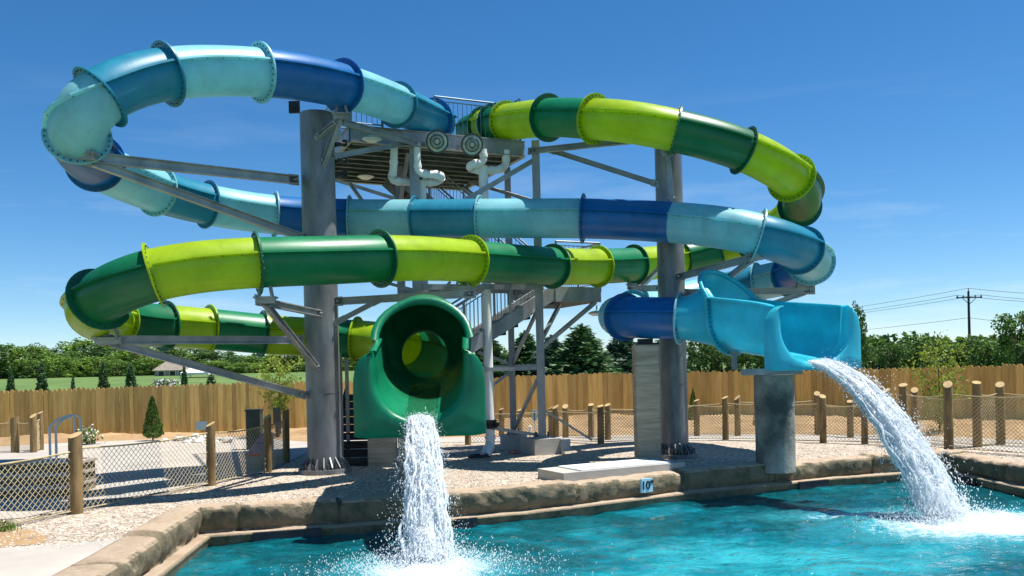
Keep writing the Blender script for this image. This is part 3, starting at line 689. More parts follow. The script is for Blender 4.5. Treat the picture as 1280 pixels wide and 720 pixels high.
# ------------------------------------------------------------------ slide tower with stairs
e1 = Vector((.912, .411, 0)).normalized(); e2 = Vector((-e1.y, e1.x, 0)); Z = Vector((0, 0, 1))
NLc = P(440, 177, 18.6); O = Vector((NLc.x, NLc.y, 0))
def T3(a, b, z): return O + e1*a + e2*b + Z*z
RM = Matrix(((e1.x, e2.x, 0), (e1.y, e2.y, 0), (0, 0, 1)))
W, D, ZB, ZD = 4.1, 3.9, 7.02, 7.36
tower = empty('slide_tower', T3(W/2, D/2, 0), 'grey galvanised stair tower with top platform where both slides start', 'tower')
mb = MB()
nb = 9
for i in range(nb):                                   # underside joists and plank decking
    b = D*(i+.5)/nb; mb.ibeam(T3(.05, b, ZB+.14), T3(W-.05, b, ZB+.14), .08, .24, .02)
obj('floor_joists', mb, 'joist', tower)
mb = MB(); n = 26
for i in range(n):
    a = W*(i+.5)/n; mb.box(T3(a, D/2, ZD-.05), (W/n-.008, D, .06), RM)
obj('platform_deck', mb, 'deck', tower)
mb = MB()
for (p, q) in ((T3(-.04, -.04, ZB+.18), T3(W+.04, -.04, ZB+.18)), (T3(-.04, D+.04, ZB+.18), T3(W+.04, D+.04, ZB+.18))): mb.ibeam(p, q, .12, .36, .02)
for (p, q) in ((T3(-.04, .06, ZB+.18), T3(-.04, D-.06, ZB+.18)), (T3(W+.04, .06, ZB+.18), T3(W+.04, D-.06, ZB+.18))): mb.ibeam(p, q, .1, .34, .02)
obj('edge_beams', mb, 'steel', tower)
def railing(parent, p, q, h=1.08, mid=None, pick=.115, posts=None, m_='railing', name='railing'):
    mb = MB(); p, q = Vector(p), Vector(q); L_ = (q-p).length
    mb.tube([p+Z*h, q+Z*h], .024, 8); mb.tube([p+Z*.1, q+Z*.1], .016, 6); mb.tube([p+Z*(h-.1), q+Z*(h-.1)], .014, 6)
    n = max(1, round(L_/1.3))
    for i in range(n+1): c = p.lerp(q, i/n); mb.bar(c-Z*.12, c+Z*h, .05, .05)
    n = max(2, int(L_/pick))
    for i in range(1, n): c = p.lerp(q, i/n); mb.bar(c+Z*.1, c+Z*(h-.1), .014, .014)
    return obj(name, mb, m_, parent)
railing(tower, T3(2.1, .5, ZD), T3(3.6, .5, ZD), 1.04); railing(tower, T3(0, .03, ZD), T3(.7, .03, ZD)); railing(tower, T3(0, .1, ZD), T3(0, D, ZD)); railing(tower, T3(W, .1, ZD), T3(W, D, ZD)); railing(tower, T3(.05, D, ZD), T3(W-.05, D, ZD))
def leg(px, py0, Y, top, w=.18, base=0):
    g = P(px, py0, Y); b = Vector((g.x, g.y, base)); mb = MB(); mb.bar(b, Vector((b.x, b.y, top)), w, w)
    mb.box(b+Z*.02, (w*2.2, w*2.2, .04))
    for sx in (-1, 1):
        for sy in (-1, 1): mb.tube([b+Vector((sx*w*.8, sy*w*.8, .03)), b+Vector((sx*w*.8, sy*w*.8, .14))], .025, 6, True, 1)
    obj('leg', mb, ['steel', 'bolt'], tower); return b
LA = leg(526, 545, 19.25, ZB, .2); LB = leg(506, 540, 20.9, ZB, .18)
LC = leg(678, 550, 20.0, ZB+.3, .18, .36); LD = leg(642, 545, 21.3, ZB, .155, .36)
for b, w_, px in ((LC, .78, 0), (LD, .68, 0)):
    mb = MB()
    if b is LC: mb.box(Vector((b.x, b.y, .17)), (w_, w_, .40), RM)
    else: mb.tube([Vector((b.x, b.y, -.03)), Vector((b.x, b.y, .36))], .34, 28)
    obj('footing', mb, 'concrete', tower)
mb = MB(); mb.box(Vector((LC.x+.52, LC.y-.3, .22)), (.22, .14, .28)); mb.box(Vector((LC.x+.52, LC.y-.375, .22)), (.2, .012, .26)); obj('junction_box', mb, 'box', tower)
def brace(p, q, w=.09, h=.09, name='brace'):
    mb = MB(); mb.bar(p, q, w, h); obj(name, mb, 'steel', tower)
def at(L_, z): return Vector((L_.x, L_.y, z))
brace(at(LA, 2.0), at(LC, 2.0)); brace(at(LD, 2.05), at(LC, 2.05), .08, .1); brace(at(LB, 2.05), at(LD, 2.05)); brace(at(LD, .45), at(LC, 1.9), .07, .07); brace(at(LD, 2.1), at(LC, 1.95)+Z*1.5, .07, .07)
brace(at(LA, .95), at(LC, .42), .07, .07); brace(at(LA, 2.0), at(LB, .3), .07, .07); brace(P(740, 550, 20.2), at(LC, 1.05), .05, .05)
brace(at(LD, 2.1), P(598, 440, 21.2), .07, .07); brace(at(LD, 1.95), P(585, 505, 21.0), .06, .06)
brace(at(LA, 5.2), at(LC, 6.9), .11, .11); brace(at(LB, 6.2), T3(.2, D-.4, ZB), .09, .09); brace(at(LB, 6.0), T3(1.4, .4, ZB), .08, .08); brace(at(LB, 5.6), T3(2.2, D-.3, ZB), .09, .09); brace(at(LD, 5.6), T3(W-.1, D-.3, ZB), .09, .09); brace(at(LC, 5.9), T3(W-.2, D-1.0, ZB), .08, .08); brace(P(437, 229, 20.5), P(470, 275, 20.7), .08, .08)
brace(at(LA, 3.9), at(LC, 3.9), .09, .12); brace(at(LB, 3.95), at(LD, 3.95), .09, .12); brace(at(LA, 3.2), P(563, 352, 19.3), .06, .06); brace(P(478, 352, 19.2), P(536, 368, 19.2), .07, .07)
# landing and two flights
La0 = P(690, 385, 19.9); LZ = P(720, 360, 20.7).z
la_o = Vector((LC.x+.40, LC.y+.42, LZ)); lw, ld = 1.25, 2.2
def LT(a, b, z=0): return la_o + e1*a + e2*b + Z*z
mb = MB()
for (p, q) in ((LT(0, 0, -.16), LT(lw, 0, -.16)), (LT(0, ld, -.16), LT(lw, ld, -.16))): mb.bar(p, q, .06, .36)
for (p, q) in ((LT(0, .04, -.16), LT(0, ld-.04, -.16)), (LT(lw, .04, -.16), LT(lw, ld-.04, -.16))): mb.bar(p, q, .06, .34)
mb.box(LT(lw/2, ld/2, -.02), (lw-.07, ld-.07, .05), RM); obj('landing', mb, 'steel', tower)
railing(tower, LT(.05, 0, .03), LT(lw, 0, .03), m_='steel'); railing(tower, LT(lw, .05, .03), LT(lw, ld, .03), m_='steel'); railing(tower, LT(.05, ld, .03), LT(lw, ld, .03), m_='steel')
brace(at(LC, 2.45), LT(lw*.9, .05, -.34), .09, .09); brace(at(LC, 2.6), LT(.35, .4, -.34), .08, .08)
def flight(p0, p1, wd, dirn, n):
    """p0 top, p1 bottom of the near stringer; wd depth of the stair along e2"""
    mb = MB(); off = e2*wd
    for o_ in (Vector((0, 0, 0)), off): mb.bar(p0+o_, p1+o_, .06, .30)
    obj('stringer', mb, 'steel', tower)
    mb = MB()
    for i in range(n):
        c = p0.lerp(p1, (i+.5)/n)+off/2; mb.box(c, (abs((p0-p1).xy.length)/n*.95, wd-.07, .04), RM)
        mb.box(c+e1*((p0-p1).xy.length/n*.45)-Z*.1, (.02, wd-.08, .16), RM)
    obj('treads', mb, 'deck', tower)
    for o_ in (Vector((0, 0, 0)), off): railing(tower, p0+o_+Z*.1, p1+o_+Z*.1, 1.0, m_='steel')
flight(LT(0, .02, -.12), LT(-3.5, .02, -2.15), .95, -1, 11)
flight(T3(1.75, 2.6, ZB), LT(.02, 1.2, -.05), .9, 1, 17)
# bottom flight facing the pool, left of the chute
mb = MB(); b0 = G(466, 575); rows = 9; xw = 0.85
for i in range(rows):
    mb.box(Vector((b0.x-.30, 18.3+i*.24, .165*(i+.5))), (xw, .26, .15)); mb.box(Vector((b0.x-.30, 18.17+i*.24, .165*(i+1)-.01)), (xw+.02, .05, .03))
for s in (-1, 1): mb.bar(Vector((b0.x-.30+s*(xw/2+.03), 18.1, .1)), Vector((b0.x-.30+s*(xw/2+.03), 18.3+rows*.24, .165*rows+.05)), .05, .28)
obj('bottom_steps', mb, 'dark', tower)
mb = MB()
for px, yb, Y in ((428, 572, 18.4), (436, 572, 18.9)):
    g = P(px, yb, Y); mb.bar(Vector((g.x, g.y, 0)), Vector((g.x, g.y, 2.6)), .07, .07)
obj('stair_post', mb, 'steel', tower)

# white water supply pipes under the two start tubs
def pipe(name, parent, pts, r=.085):
    mb = MB(); q = []
    pts = [Vector(p) for p in pts]
    for i, p in enumerate(pts):
        if 0 < i < len(pts)-1:
            a = (pts[i-1]-p).normalized(); b = (pts[i+1]-p).normalized(); k = min(.14, (pts[i-1]-p).length*.45, (pts[i+1]-p).length*.45)
            for t in (0, .25, .5, .75, 1): q.append((p+a*k)*(1-t)**2+p*2*t*(1-t)+(p+b*k)*t*t)
            mb.tube([p+a*k*1.5, p+a*k*.9], r*1.16, 14); mb.tube([p+b*k*1.5, p+b*k*.9], r*1.16, 14)
        else: q.append(p)
    mb.tube(q, r, 14); return obj(name, mb, 'pvc', parent)
def pp(*l): return [P(*c) for c in l]
wp = empty('water_pipe', P(527, 300, 19.6).xy.to_3d(), 'white branched water supply pipe under the start of the blue slide', 'water pipe')
pipe('riser', wp, pp((527, 226, 19.55), (534, 560, 19.55)), .10)
pipe('branch', wp, pp((516, 180, 19.2), (521, 180, 19.2), (522, 217, 19.2), (554, 219, 19.3), (547, 228, 19.55), (527, 228, 19.55))); pipe('branch', wp, pp((493, 176, 19.1), (492, 212, 19.1), (489, 226, 19.3), (527, 229, 19.55)))
wp2 = empty('water_pipe', P(612, 300, 20).xy.to_3d(), 'white branched water supply pipe under the start of the green slide reaching the gravel', 'water pipe')
pipe('riser', wp2, pp((604, 208, 19.75), (613, 556, 19.75), (606, 570, 19.3)), .11)
pipe('branch', wp2, pp((604, 187, 19.6), (605, 203, 19.6), (586, 206, 19.5), (590, 212, 19.75), (604, 213, 19.75))); pipe('branch', wp2, pp((633, 188, 20.1), (632, 208, 20.1), (622, 213, 19.9), (604, 213, 19.75)))
mb = MB(); q = P(612.5, 530, 19.75); mb.tube([q-Z*.1, q+Z*.1], .15, 14); mb.tube([q-Z*.08, q-Z*.06], .2, 14); mb.tube([q+Z*.06, q+Z*.08], .2, 14); mb.tube([q+Vector((.1, -.1, 0)), q+Vector((.2, -.16, 0))], .05, 8); obj('valve', mb, 'black', wp2)
# round floodlights on the platform edge
def floodlight(px, py, Y, face, label):
    c = P(px, py, Y); root = empty('floodlight', c, label, 'floodlight'); f = Vector(face).normalized()
    mb = MB(); prof = [(-.2, .07), (-.16, .13), (-.08, .2), (0, .245), (.03, .255)]
    mb.tube([c+f*d for d, r in prof], [r for d, r in prof], 24, False); mb.tube([c-f*.3, c-f*.18], .08, 14)
    obj('housing', mb, 'lampshell', root)
    mb = MB(); prof = [(.012, .245), (.05, .19), (.045, .1), (.07, .09), (.075, .03)]; mb.tube([c+f*d for d, r in prof], [r for d, r in prof], 24, True); obj('lens', mb, 'lampglass', root)
    a1 = f.cross(Z).normalized(); b1 = f.cross(a1)
    for rr, dd in ((.235, .035), (.15, .066), (.07, .085)):
        mb = MB(); mb.tube([c+f*dd+(a1*math.cos(2*PI*k/24)+b1*math.sin(2*PI*k/24))*rr for k in range(25)], .011, 6, False); obj('reflector_ring', mb, 'bolt', root)
    mb = MB(); mb.tube([c+f*.03, c+f*.045], .262, 24, False)
    for s in (-1, 1): a = f.cross(Z).normalized(); mb.bar(c+a*s*.27-f*.06, c+a*s*.27-f*.38-Z*.05, .03, .05)
    obj('bracket', mb, 'steel', root)
floodlight(546.5, 177, 18.95, (.05, -1, -.28), 'round floodlight nearer the blue tube on the platform edge')
floodlight(590, 181, 19.35, (.12, -1, -.28), 'round floodlight nearer the green tube on the platform edge')
def saucer(px, py, Y, up, label):
    c = P(px, py, Y); root = empty('platform_lamp', c, label, 'lamp')
    mb = MB(); prof = [(.07, .04), (.055, .13), (.02, .21), (0, .215)]; mb.tube([c+Z*d for d, r in prof], [r for d, r in prof], 20, True); obj('shade', mb, 'lampshell', root)
    mb = MB(); mb.tube([c-Z*.004, c-Z*.05], [.2, .12], 20, True); obj('lens', mb, 'pvc', root)
    mb = MB(); mb.tube([c+Z*.06, Vector(up)], .018, 6); obj('stem', mb, 'steel', root)
saucer(465, 174, 18.35, P(466, 180, 18.9)+Z*.1, 'upper saucer lamp hanging at the underside of the platform'); saucer(457, 221, 21.6, P(457, 221, 21.6)+Z*.3, 'lower saucer lamp hanging at the underside of the platform')
saucer(746, 392, 20.6, P(746, 390, 20.6)+Z*.16, 'saucer lamp hanging below the stair landing')

# ------------------------------------------------------------------ pool, coping, water
WL = [(-4.12, 7.6), (-4.3, 9.6), (-4.62, 12.45), (-3.3, 12.85), (-2.0, 13.25), (-1.0, 13.4), (0.1, 13.8), (1.9, 14.85), (3.4, 15.75), (4.6, 16.25), (6.3, 17.0), (7.9, 17.5), (9.0, 17.9), (9.1, 15.0), (9.2, 11.0), (9.3, 4.0)]
def dense(poly, st):
    out = []
    for (a, b) in zip(poly, poly[1:]):
        a, b = Vector(a), Vector(b); n = max(1, int((b-a).length/st))
        out += [a.lerp(b, i/n) for i in range(n)]
    out.append(Vector(poly[-1])); return out
wl = dense(WL, .045)
nrm = []
for i, p in enumerate(wl):
    t = (wl[min(i+1, len(wl)-1)]-wl[max(i-1, 0)]).normalized(); nrm.append(Vector((t.y, -t.x)))
rnd = random.Random(4)
prof = [(-.48, -.08), (-.48, .02), (-.42, .05), (-.3, .06), (-.18, .06), (-.06, .06), (.0, .05), (.035, .015), (.045, -.04), (.045, -.09), (.045, -.14), (.035, -.19), (.02, -.235), (0, -.275), (.01, -.30), (.10, -.302), (.17, -.305), (.19, -.33), (.17, -.37), (.15, -.46), (.14, -.6), (.14, -3.1)]
rows = []; blk = 0; left = 0; joff = 0; jin = 0
for i, (p, nn_) in enumerate(zip(wl, nrm)):
    if left <= 0: left = rnd.uniform(1.1, 2.6); joff = rnd.uniform(-.03, .045); jin = rnd.uniform(-.03, .03); crack = 1
    else: crack = 0
    left -= .045; row = []
    for j, (o_, z) in enumerate(prof):
        q = Vector((p.x+nn_.x*o_, p.y+nn_.y*o_, z))
        if j < 14:
            w = 1 if j > 1 else .3
            d = noise.noise(q*1.1+Vector((3, 1, 0)))*.07+noise.noise(q*3.1)*.05+noise.noise(q*8)*.028+noise.noise(q*17)*.014
            q += Vector((nn_.x*(d*.9+jin), nn_.y*(d*.9+jin), d*.5+(joff if j > 1 else 0)))*w
            if crack and 2 <= j <= 13: q -= Vector((nn_.x*.06, nn_.y*.06, .05))
        elif j < 20:
            d = noise.noise(q*2.2)*.018; q += Vector((nn_.x*d, nn_.y*d, d*.4))
        row.append(q)
    rows.append(row)
pool = empty('pool_wall', (2, 15, 0), 'cast rock pool edge with tan coping and stained, shade-toned wall round the pool', 'pool wall')
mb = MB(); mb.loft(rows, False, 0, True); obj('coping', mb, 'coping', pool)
def wallpt(x, lo=14, hi=None):
    best = min((i for i in range(len(wl)) if wl[i].y > 12.4), key=lambda i: abs(wl[i].x-x)); return wl[best], nrm[best]
def along(px, py, z):     # nearest wall sample to a measured picture position at height z
    best = min((i for i in range(len(wl))), key=lambda i: (proj(Vector((wl[i].x, wl[i].y, z)))[0]-px)**2+(proj(Vector((wl[i].x, wl[i].y, z)))[1]-py)**2)
    return wl[best], nrm[best]
for (px, py, ln) in ((361, 674, .98), (580, 652, .34), (1008, 606, .74), (1221, 595, .66)):
    p, nn_ = along(px, py, -.38); t = Vector((-nn_.y, nn_.x)); a = Vector((p.x, p.y, -.385))+Vector((nn_.x, nn_.y, 0))*.20
    mb = MB(); mb.bar(a-t.to_3d()*ln/2, a+t.to_3d()*ln/2, .05, .125); 
    mb.bar(a-t.to_3d()*ln/2+Vector((0, 0, .07)), a+t.to_3d()*ln/2+Vector((0, 0, .07)), .07, .015)
    obj('skimmer_slot', mb, 'skim', pool)
# depth tile 10"
p, nn_ = along(804, 607, -.08); t3 = Vector((-nn_.y, nn_.x, 0)); n3 = Vector((nn_.x, nn_.y, 0))
tc = Vector((p.x, p.y, -.10))+n3*.105
if t3.x < 0: t3 = -t3
dt = empty('depth_marker', tc, 'light blue depth tile reading 10" set in the pool edge', 'sign')
mb = MB(); mb.bar(tc-t3*.125, tc+t3*.125, .05, .24); obj('tile', mb, 'tile', dt)
cu = bpy.data.curves.new('txt', 'FONT'); cu.body = '10"'; cu.align_x = 'CENTER'; cu.align_y = 'CENTER'; cu.size = .2; cu.extrude = .003; cu.offset = .004
to = bpy.data.objects.new('txt', cu); COL.objects.link(to)
dg = bpy.context.evaluated_depsgraph_get(); me = bpy.data.meshes.new_from_object(to.evaluated_get(dg)); bpy.data.objects.remove(to)
me.materials.clear(); me.materials.append(M['ink'])
lo = bpy.data.objects.new('lettering', me); COL.objects.link(lo); lo.parent = dt; lo['label'] = 'black figures 10"'
lo.matrix_local = Matrix(((t3.x, 0, n3.x, n3.x*.03), (t3.y, 0, n3.y, n3.y*.03), (0, 1, 0, 0), (0, 0, 0, 1)))
# basin, submerged shelf and the water itself
fl_pts = [(p.x+n_.x*.1, p.y+n_.y*.1, -2.2) for p, n_ in zip(wl[::14], nrm[::14])] + [(9.3, 3, -2.2), (-4.1, 3, -2.2)]
mb = MB(); mb.poly(fl_pts); pf = obj('pool_floor', mb, 'plaster'); pf['kind'] = 'structure'
p, nn_ = along(800, 640, -.6); n3 = Vector((nn_.x, nn_.y, 0)); t3 = Vector((-nn_.y, nn_.x, 0)); a = Vector((p.x, p.y, -.55))
mb = MB(); mb.bar(a+n3*.5-t3*.72, a+n3*.5+t3*.72, .9, .12); obj('submerged_shelf', mb, 'shelf', pool, label='pale blue ledge just under the water')
mb = MB(); nx, ny = 176, 170; x0, x1, y0, y1 = -4.8, 9.6, 3.0, 18.2
def inpool(x, y):
    c = False; poly = [(q.x, q.y) for q in wl[::8]] + [(9.35, 2.9), (-4.1, 2.9)]
    j = len(poly)-1
    for i in range(len(poly)):
        if (poly[i][1] > y) != (poly[j][1] > y) and x < (poly[j][0]-poly[i][0])*(y-poly[i][1])/(poly[j][1]-poly[i][1])+poly[i][0]: c = not c
        j = i
    return c
vid = {}; vs = []; fs = []
def wave(x, y):
    h = noise.noise(Vector((x*.9, y*1.3, 0)))*.045+(.5-abs(noise.noise(Vector((x*1.9, y*2.4, 5)))))*.05-.02+noise.noise(Vector((x*4, y*4.6, 7)))*.014
    for L_, am in ((LANDR, .07), (LANDL, .06)):
        d = math.hypot(x-L_.x, y-L_.y); h += am*math.exp(-d/1.3)*(.5+noise.noise(Vector((x*3, y*3, 9)))*1.2) + .018*math.sin(d*7+noise.noise(Vector((x, y, 2)))*3)*math.exp(-d/2.6)
    return -.45+h
for j in range(ny+1):
    for i in range(nx+1):
        x, y = x0+(x1-x0)*i/nx, y0+(y1-y0)*j/ny; vs.append((x, y, wave(x, y)))
for j in range(ny):
    for i in range(nx):
        x, y = x0+(x1-x0)*(i+.5)/nx, y0+(y1-y0)*(j+.5)/ny
        if inpool(x, y): a = j*(nx+1)+i; fs.append((a, a+1, a+nx+2, a+nx+1))
used = sorted({k for f in fs for k in f}); mp_ = {k: i for i, k in enumerate(used)}
mb.add([vs[k] for k in used], [tuple(mp_[k] for k in f) for f in fs], 0, True)
wo = obj('pool_water', mb, 'water'); wo['kind'] = 'structure'

# ------------------------------------------------------------------ ground sheets
hole = [(p.x-n_.x*.3, p.y-n_.y*.3) for p, n_ in zip(wl[::9], nrm[::9])]
hole = [(-3.8, 2.0)] + hole + [(wl[-1].x+.3, 2.0)]
def sheet(name, pts, z, m_, holes=()):
    mb = MB(); mb.poly([(p[0], p[1], z) for p in pts], [[(p[0], p[1], z) for p in h] for h in holes]); o = obj(name, mb, m_); o['kind'] = 'structure'; return o
BIG = 2600
sheet('ground', [(-BIG, -60), (BIG, -60), (BIG, BIG), (-BIG, BIG)], -.03, 'field', [hole])
def fz(y): t_ = min(1, max(0, (y-42)/85)); return -.02+2.3*t_*t_*(3-2*t_)
rows_ = [[Vector((x, y, fz(y))) for x in (-900, -60, -15, 40, 90, 900)] for y in (40, 48, 56, 66, 78, 90, 104, 120, 140, 170, 240, 400)]
mb = MB(); mb.loft(rows_, False, 0, True); fo = obj('field', mb, 'field'); fo['kind'] = 'structure'
def gp(l): return [G(*c).xy.to_tuple() for c in l]
copo = [(p.x-n_.x*.30, p.y-n_.y*.30) for p, n_ in zip(wl, nrm)]
iA = min(range(len(wl)), key=lambda i: (wl[i]-Vector((-4.62, 12.45))).length); iB = min(range(len(wl)), key=lambda i: (wl[i]-Vector((9.0, 17.9))).length)
gravel_pts = gp([(-80, 690), (60, 684), (175, 672)]) [0:3]
near_path = [(-60, 655), (30, 648), (110, 630), (260, 607), (335, 590), (385, 566), (440, 557), (560, 553), (700, 553), (900, 551), (1080, 551.5), (1180, 557), (1250, 563), (1420, 582)]
far_path = [(440, 549), (560, 547), (700, 545.5), (900, 543), (1080, 543.5), (1180, 546), (1290, 551), (1500, 565)]
gpoly = gp(near_path) + [(copo[i][0], copo[i][1]) for i in range(min(len(copo)-1, iB+73), iA-53, -14)] + gp([(60, 686), (-80, 694)])
sheet('gravel_bed', gpoly, 0.0, 'gravel')
sheet('path', gp([(385, 566), (440, 557), (560, 553), (700, 553), (900, 551), (1080, 551.5), (1180, 557), (1250, 563), (1420, 582), (1700, 600), (1700, 580)]+far_path[::-1]+[(385, 553)]), .008, 'path')
sheet('patio', gp([(-60, 655), (30, 648), (110, 630), (260, 607), (335, 590), (385, 566), (385, 553), (300, 546), (180, 550), (60, 555), (-120, 566), (-300, 600)]), .012, 'path')
sheet('walkway', gp([(-80, 690), (60, 682), (120, 677), (182, 670)])+[(copo[i][0], copo[i][1]) for i in range(iA-48, -1, -8)]+[(-4.4, 4), (-12, 4)], .006, 'path')
sheet('bare_soil', gp([(-60, 664), (20, 660), (45, 664), (60, 674), (50, 680), (-60, 690)]), .004, 'dirt')
# dirt bank between the path and the board fences
front = gp([(-400, 590), (-60, 561), (60, 555), (180, 550), (300, 546), (385, 553), (440, 549), (560, 547), (700, 545.5), (900, 543), (1080, 543.5), (1180, 546), (1290, 551), (1500, 565)])
FENCE = [(-24, 26.8), (-12.5, 28.2), (-7.3, 29.0), (-2.5, 30.2), (0, 30.6), (4.8, 31.5), (9.8, 29.6), (12.5, 26.8), (16, 22.5)]
def samp(poly, n):
    poly = [Vector(p) for p in poly]; cum = [0]
    for a, b in zip(poly, poly[1:]): cum.append(cum[-1]+(b-a).length)
    out = []; k = 0
    for i in range(n+1):
        s = cum[-1]*i/n
        while k < len(poly)-2 and cum[k+1] < s: k += 1
        out.append(poly[k].lerp(poly[k+1], (s-cum[k])/(cum[k+1]-cum[k])))
    return out
fa = samp(front, 200); fb = samp(FENCE, 200)
def byx(poly, x):
    for a, b in zip(poly, poly[1:]):
        if a[0] <= x <= b[0]: return a[1]+(b[1]-a[1])*(x-a[0])/(b[0]-a[0])
    return poly[0][1] if x < poly[0][0] else poly[-1][1]
rows = []
def dirt_h(x, y):
    ya, yb = byx(front, x), byx(FENCE, x)+.8; v = min(1, max(0, (y-ya)/max(.5, yb-ya)))
    e = min(1, v*5)
    return -.005 + e*(.10+.13*noise.noise(Vector((x*.45, y*.7, 1)))+.06*noise.noise(Vector((x*1.7, y*1.9, 4)))+.03*noise.noise(Vector((x*5, y*5, 4)))) + .10*v
for i in range(281):
    x = -23+39*i/280; ya, yb = byx(front, x), byx(FENCE, x)+.8
    rows.append([Vector((x, ya+(yb-ya)*j/40, dirt_h(x, ya+(yb-ya)*j/40))) for j in range(41)])
mb = MB(); mb.loft(rows, False, 0, True); do = obj('dirt_bank', mb, 'dirt'); do['kind'] = 'structure'
# loose pebbles over the gravel bed
mb = MB(); rnd = random.Random(11)
gpv = [Vector(p) for p in gpoly]
def inside(poly, x, y):
    c = False; j = len(poly)-1
    for i in range(len(poly)):
        if (poly[i].y > y) != (poly[j].y > y) and x < (poly[j].x-poly[i].x)*(y-poly[i].y)/(poly[j].y-poly[i].y)+poly[i].x: c = not c
        j = i
    return c
cnt = 0
while cnt < 9000:
    y = 9.5+11*rnd.random()**1.6; x = rnd.uniform(-8, 11)
    if not inside(gpv, x, y): continue
    cnt += 1; s = rnd.uniform(.007, .021); an = rnd.uniform(0, PI); ax = Vector((math.cos(an), math.sin(an), 0)); ay = Vector((-ax.y, ax.x, 0)); sx, sy, sz = s*rnd.uniform(.8, 1.5), s*rnd.uniform(.6, 1), s*rnd.uniform(.5, .8)
    c = Vector((x, y, sz*.4)); vs = [c+ax*a*sx+ay*b*sy+Z*q*sz+Vector((rnd.uniform(-1, 1), rnd.uniform(-1, 1), 0))*s*.3 for a, b, q in OCT]
    mb.add(vs, OF, 0, False)
po = obj('loose_pebbles', mb, 'pebble'); tag(po, 'loose pale pebbles scattered over the gravel bed', 'gravel', kind='stuff')

# ------------------------------------------------------------------ board fences
def board_fence(a_pts, pitch, label, gaps, seed, H0=1.76):
    rnd = random.Random(seed); c0 = a_pts[len(a_pts)//2]
    root = empty('board_fence', (c0[0], c0[1], 0), label, 'fence')
    ln = samp(a_pts, max(2, int(sum((Vector(b)-Vector(a)).length for a, b in zip(a_pts, a_pts[1:]))/pitch)))
    mb = MB(); rl = MB(); ps = MB()
    for i, (p, q) in enumerate(zip(ln, ln[1:])):
        t = (q-p).normalized(); n = Vector((t.y, -t.x)); m = (p+q)/2
        w = pitch-.004
        if gaps and rnd.random() < .32: w = pitch-rnd.uniform(.008, .022)
        z0 = rnd.uniform(-.03, .02); z1 = H0+rnd.uniform(-.03, .025)+.03*math.sin(m.x*.5); off = rnd.uniform(-.008, .008)
        b = [(-w/2, z0), (w/2, z0), (w/2, z1-.06), (w*.22, z1), (-w*.22, z1), (-w/2, z1-.06)]
        f = [Vector((m.x+t.x*x+n.x*(off+.012), m.y+t.y*x+n.y*(off+.012), z)) for x, z in b]; g = [v-Vector((n.x, n.y, 0))*.02 for v in f]
        mb.add(f+g, [(0, 1, 2, 3, 4, 5), (11, 10, 9, 8, 7, 6)]+[(k+6, (k+1) % 6+6, (k+1) % 6, k) for k in range(6)])
        if i % 16 == 0:
            c = p-n*.11; ps.box((c.x, c.y, H0/2-.05), (.09, .09, H0-.1))
    for a, b in zip(a_pts, a_pts[1:]):
        t = (Vector(b)-Vector(a)).normalized(); n = Vector((t.y, -t.x))*-.045
        for z in (.3, .9, 1.5): rl.bar((a[0]+n.x, a[1]+n.y, z), (b[0]+n.x, b[1]+n.y, z), .04, .09)
    obj('boards', mb, 'wood', root); obj('rails', rl, 'wood', root); o = obj('fence_posts', ps, 'wood', root)
    return root
board_fence(FENCE[:4], .148, 'long weathered pine board fence behind the patio at the left', True, 1, 1.72)
board_fence(FENCE[3:6], .19, 'dog-eared pine board fence behind the tower and grey column, below the spruces', False, 2, 1.74)
board_fence(FENCE[5:], .19, 'dog-eared pine board fence running behind the cyan chute and netting at the right', False, 3, 1.76)

# ------------------------------------------------------------------ rope net fences on round posts
def net_run(label, posts, netw=.095, lean=True, seed=0, th=.0045):
    """posts: (px, base_py, top_py, radius)"""
    rnd = random.Random(seed); root = None; tops = []
    for (px, by, ty, r) in posts:
        b = G(px, by); h = (by-ty)*b.y/F
        if root is None: root = empty('net_fence', b, label, 'net fence')
        mb = MB(); n = 14; an = rnd.uniform(-.6, .9); sl = rnd.uniform(.3, .8)*r
        r0 = [b+Vector((math.cos(2*PI*k/n)*r, math.sin(2*PI*k/n)*r, -.1)) for k in range(n)]
        r1 = [b+Vector((math.cos(2*PI*k/n)*r*.97+.01, math.sin(2*PI*k/n)*r*.97, h*.6)) for k in range(n)]
        r2 = [b+Vector((math.cos(2*PI*k/n)*r*.94+.012, math.sin(2*PI*k/n)*r*.94, h-sl+sl*math.cos(2*PI*k/n-an-.6))) for k in range(n)]
        mb.loft([r0, r1, r2], True, 0, True); mb.add(r2, [tuple(range(n))], 1); obj('post', mb, ['post', 'posttop'], root)
        tops.append((b, h))
    mb = MB()
    for (a, ha), (b, hb) in zip(tops, tops[1:]):
        L_ = (b-a).length
        if L_ < .3: continue
        zt = min(ha, hb)*.83; u = (b-a)/L_
        def top(s): return zt*(1-.05*math.sin(PI*s/L_))
        rp = MB(); rp.tube([a+u*s+Z*top(s) for s in [L_*k/10 for k in range(11)]], .014, 6); obj('top_rope', rp, 'rope', root); mb.tube([a+u*s+Z*(.05) for s in [L_*k/6 for k in range(7)]], .009, 5)
        k = -zt
        while k < L_:
            for sg in (1, -1):
                pts = []
                for j in range(7):
                    z = .05+(zt-.05)*j/6
                    s = k+z if sg == 1 else k+zt-z
                    if 0 <= s <= L_: pts.append(a+u*s+Z*(z*top(s)/zt)+Vector((0, .012*math.sin(s*3+z*4), 0)))
                if len(pts) > 1: mb.tube(pts, th, 3, False, 0, False)
            k += netw
    if mb.v: obj('netting', mb, 'rope', root)
    return root
net_run('rope net fence on dark round posts at the front left beside the gravel', [(-120, 690, 572, .10), (95, 642, 540, .10), (264, 607, 527, .085), (335, 590, 518, .08), (358, 578, 511, .08)], .10, seed=1)
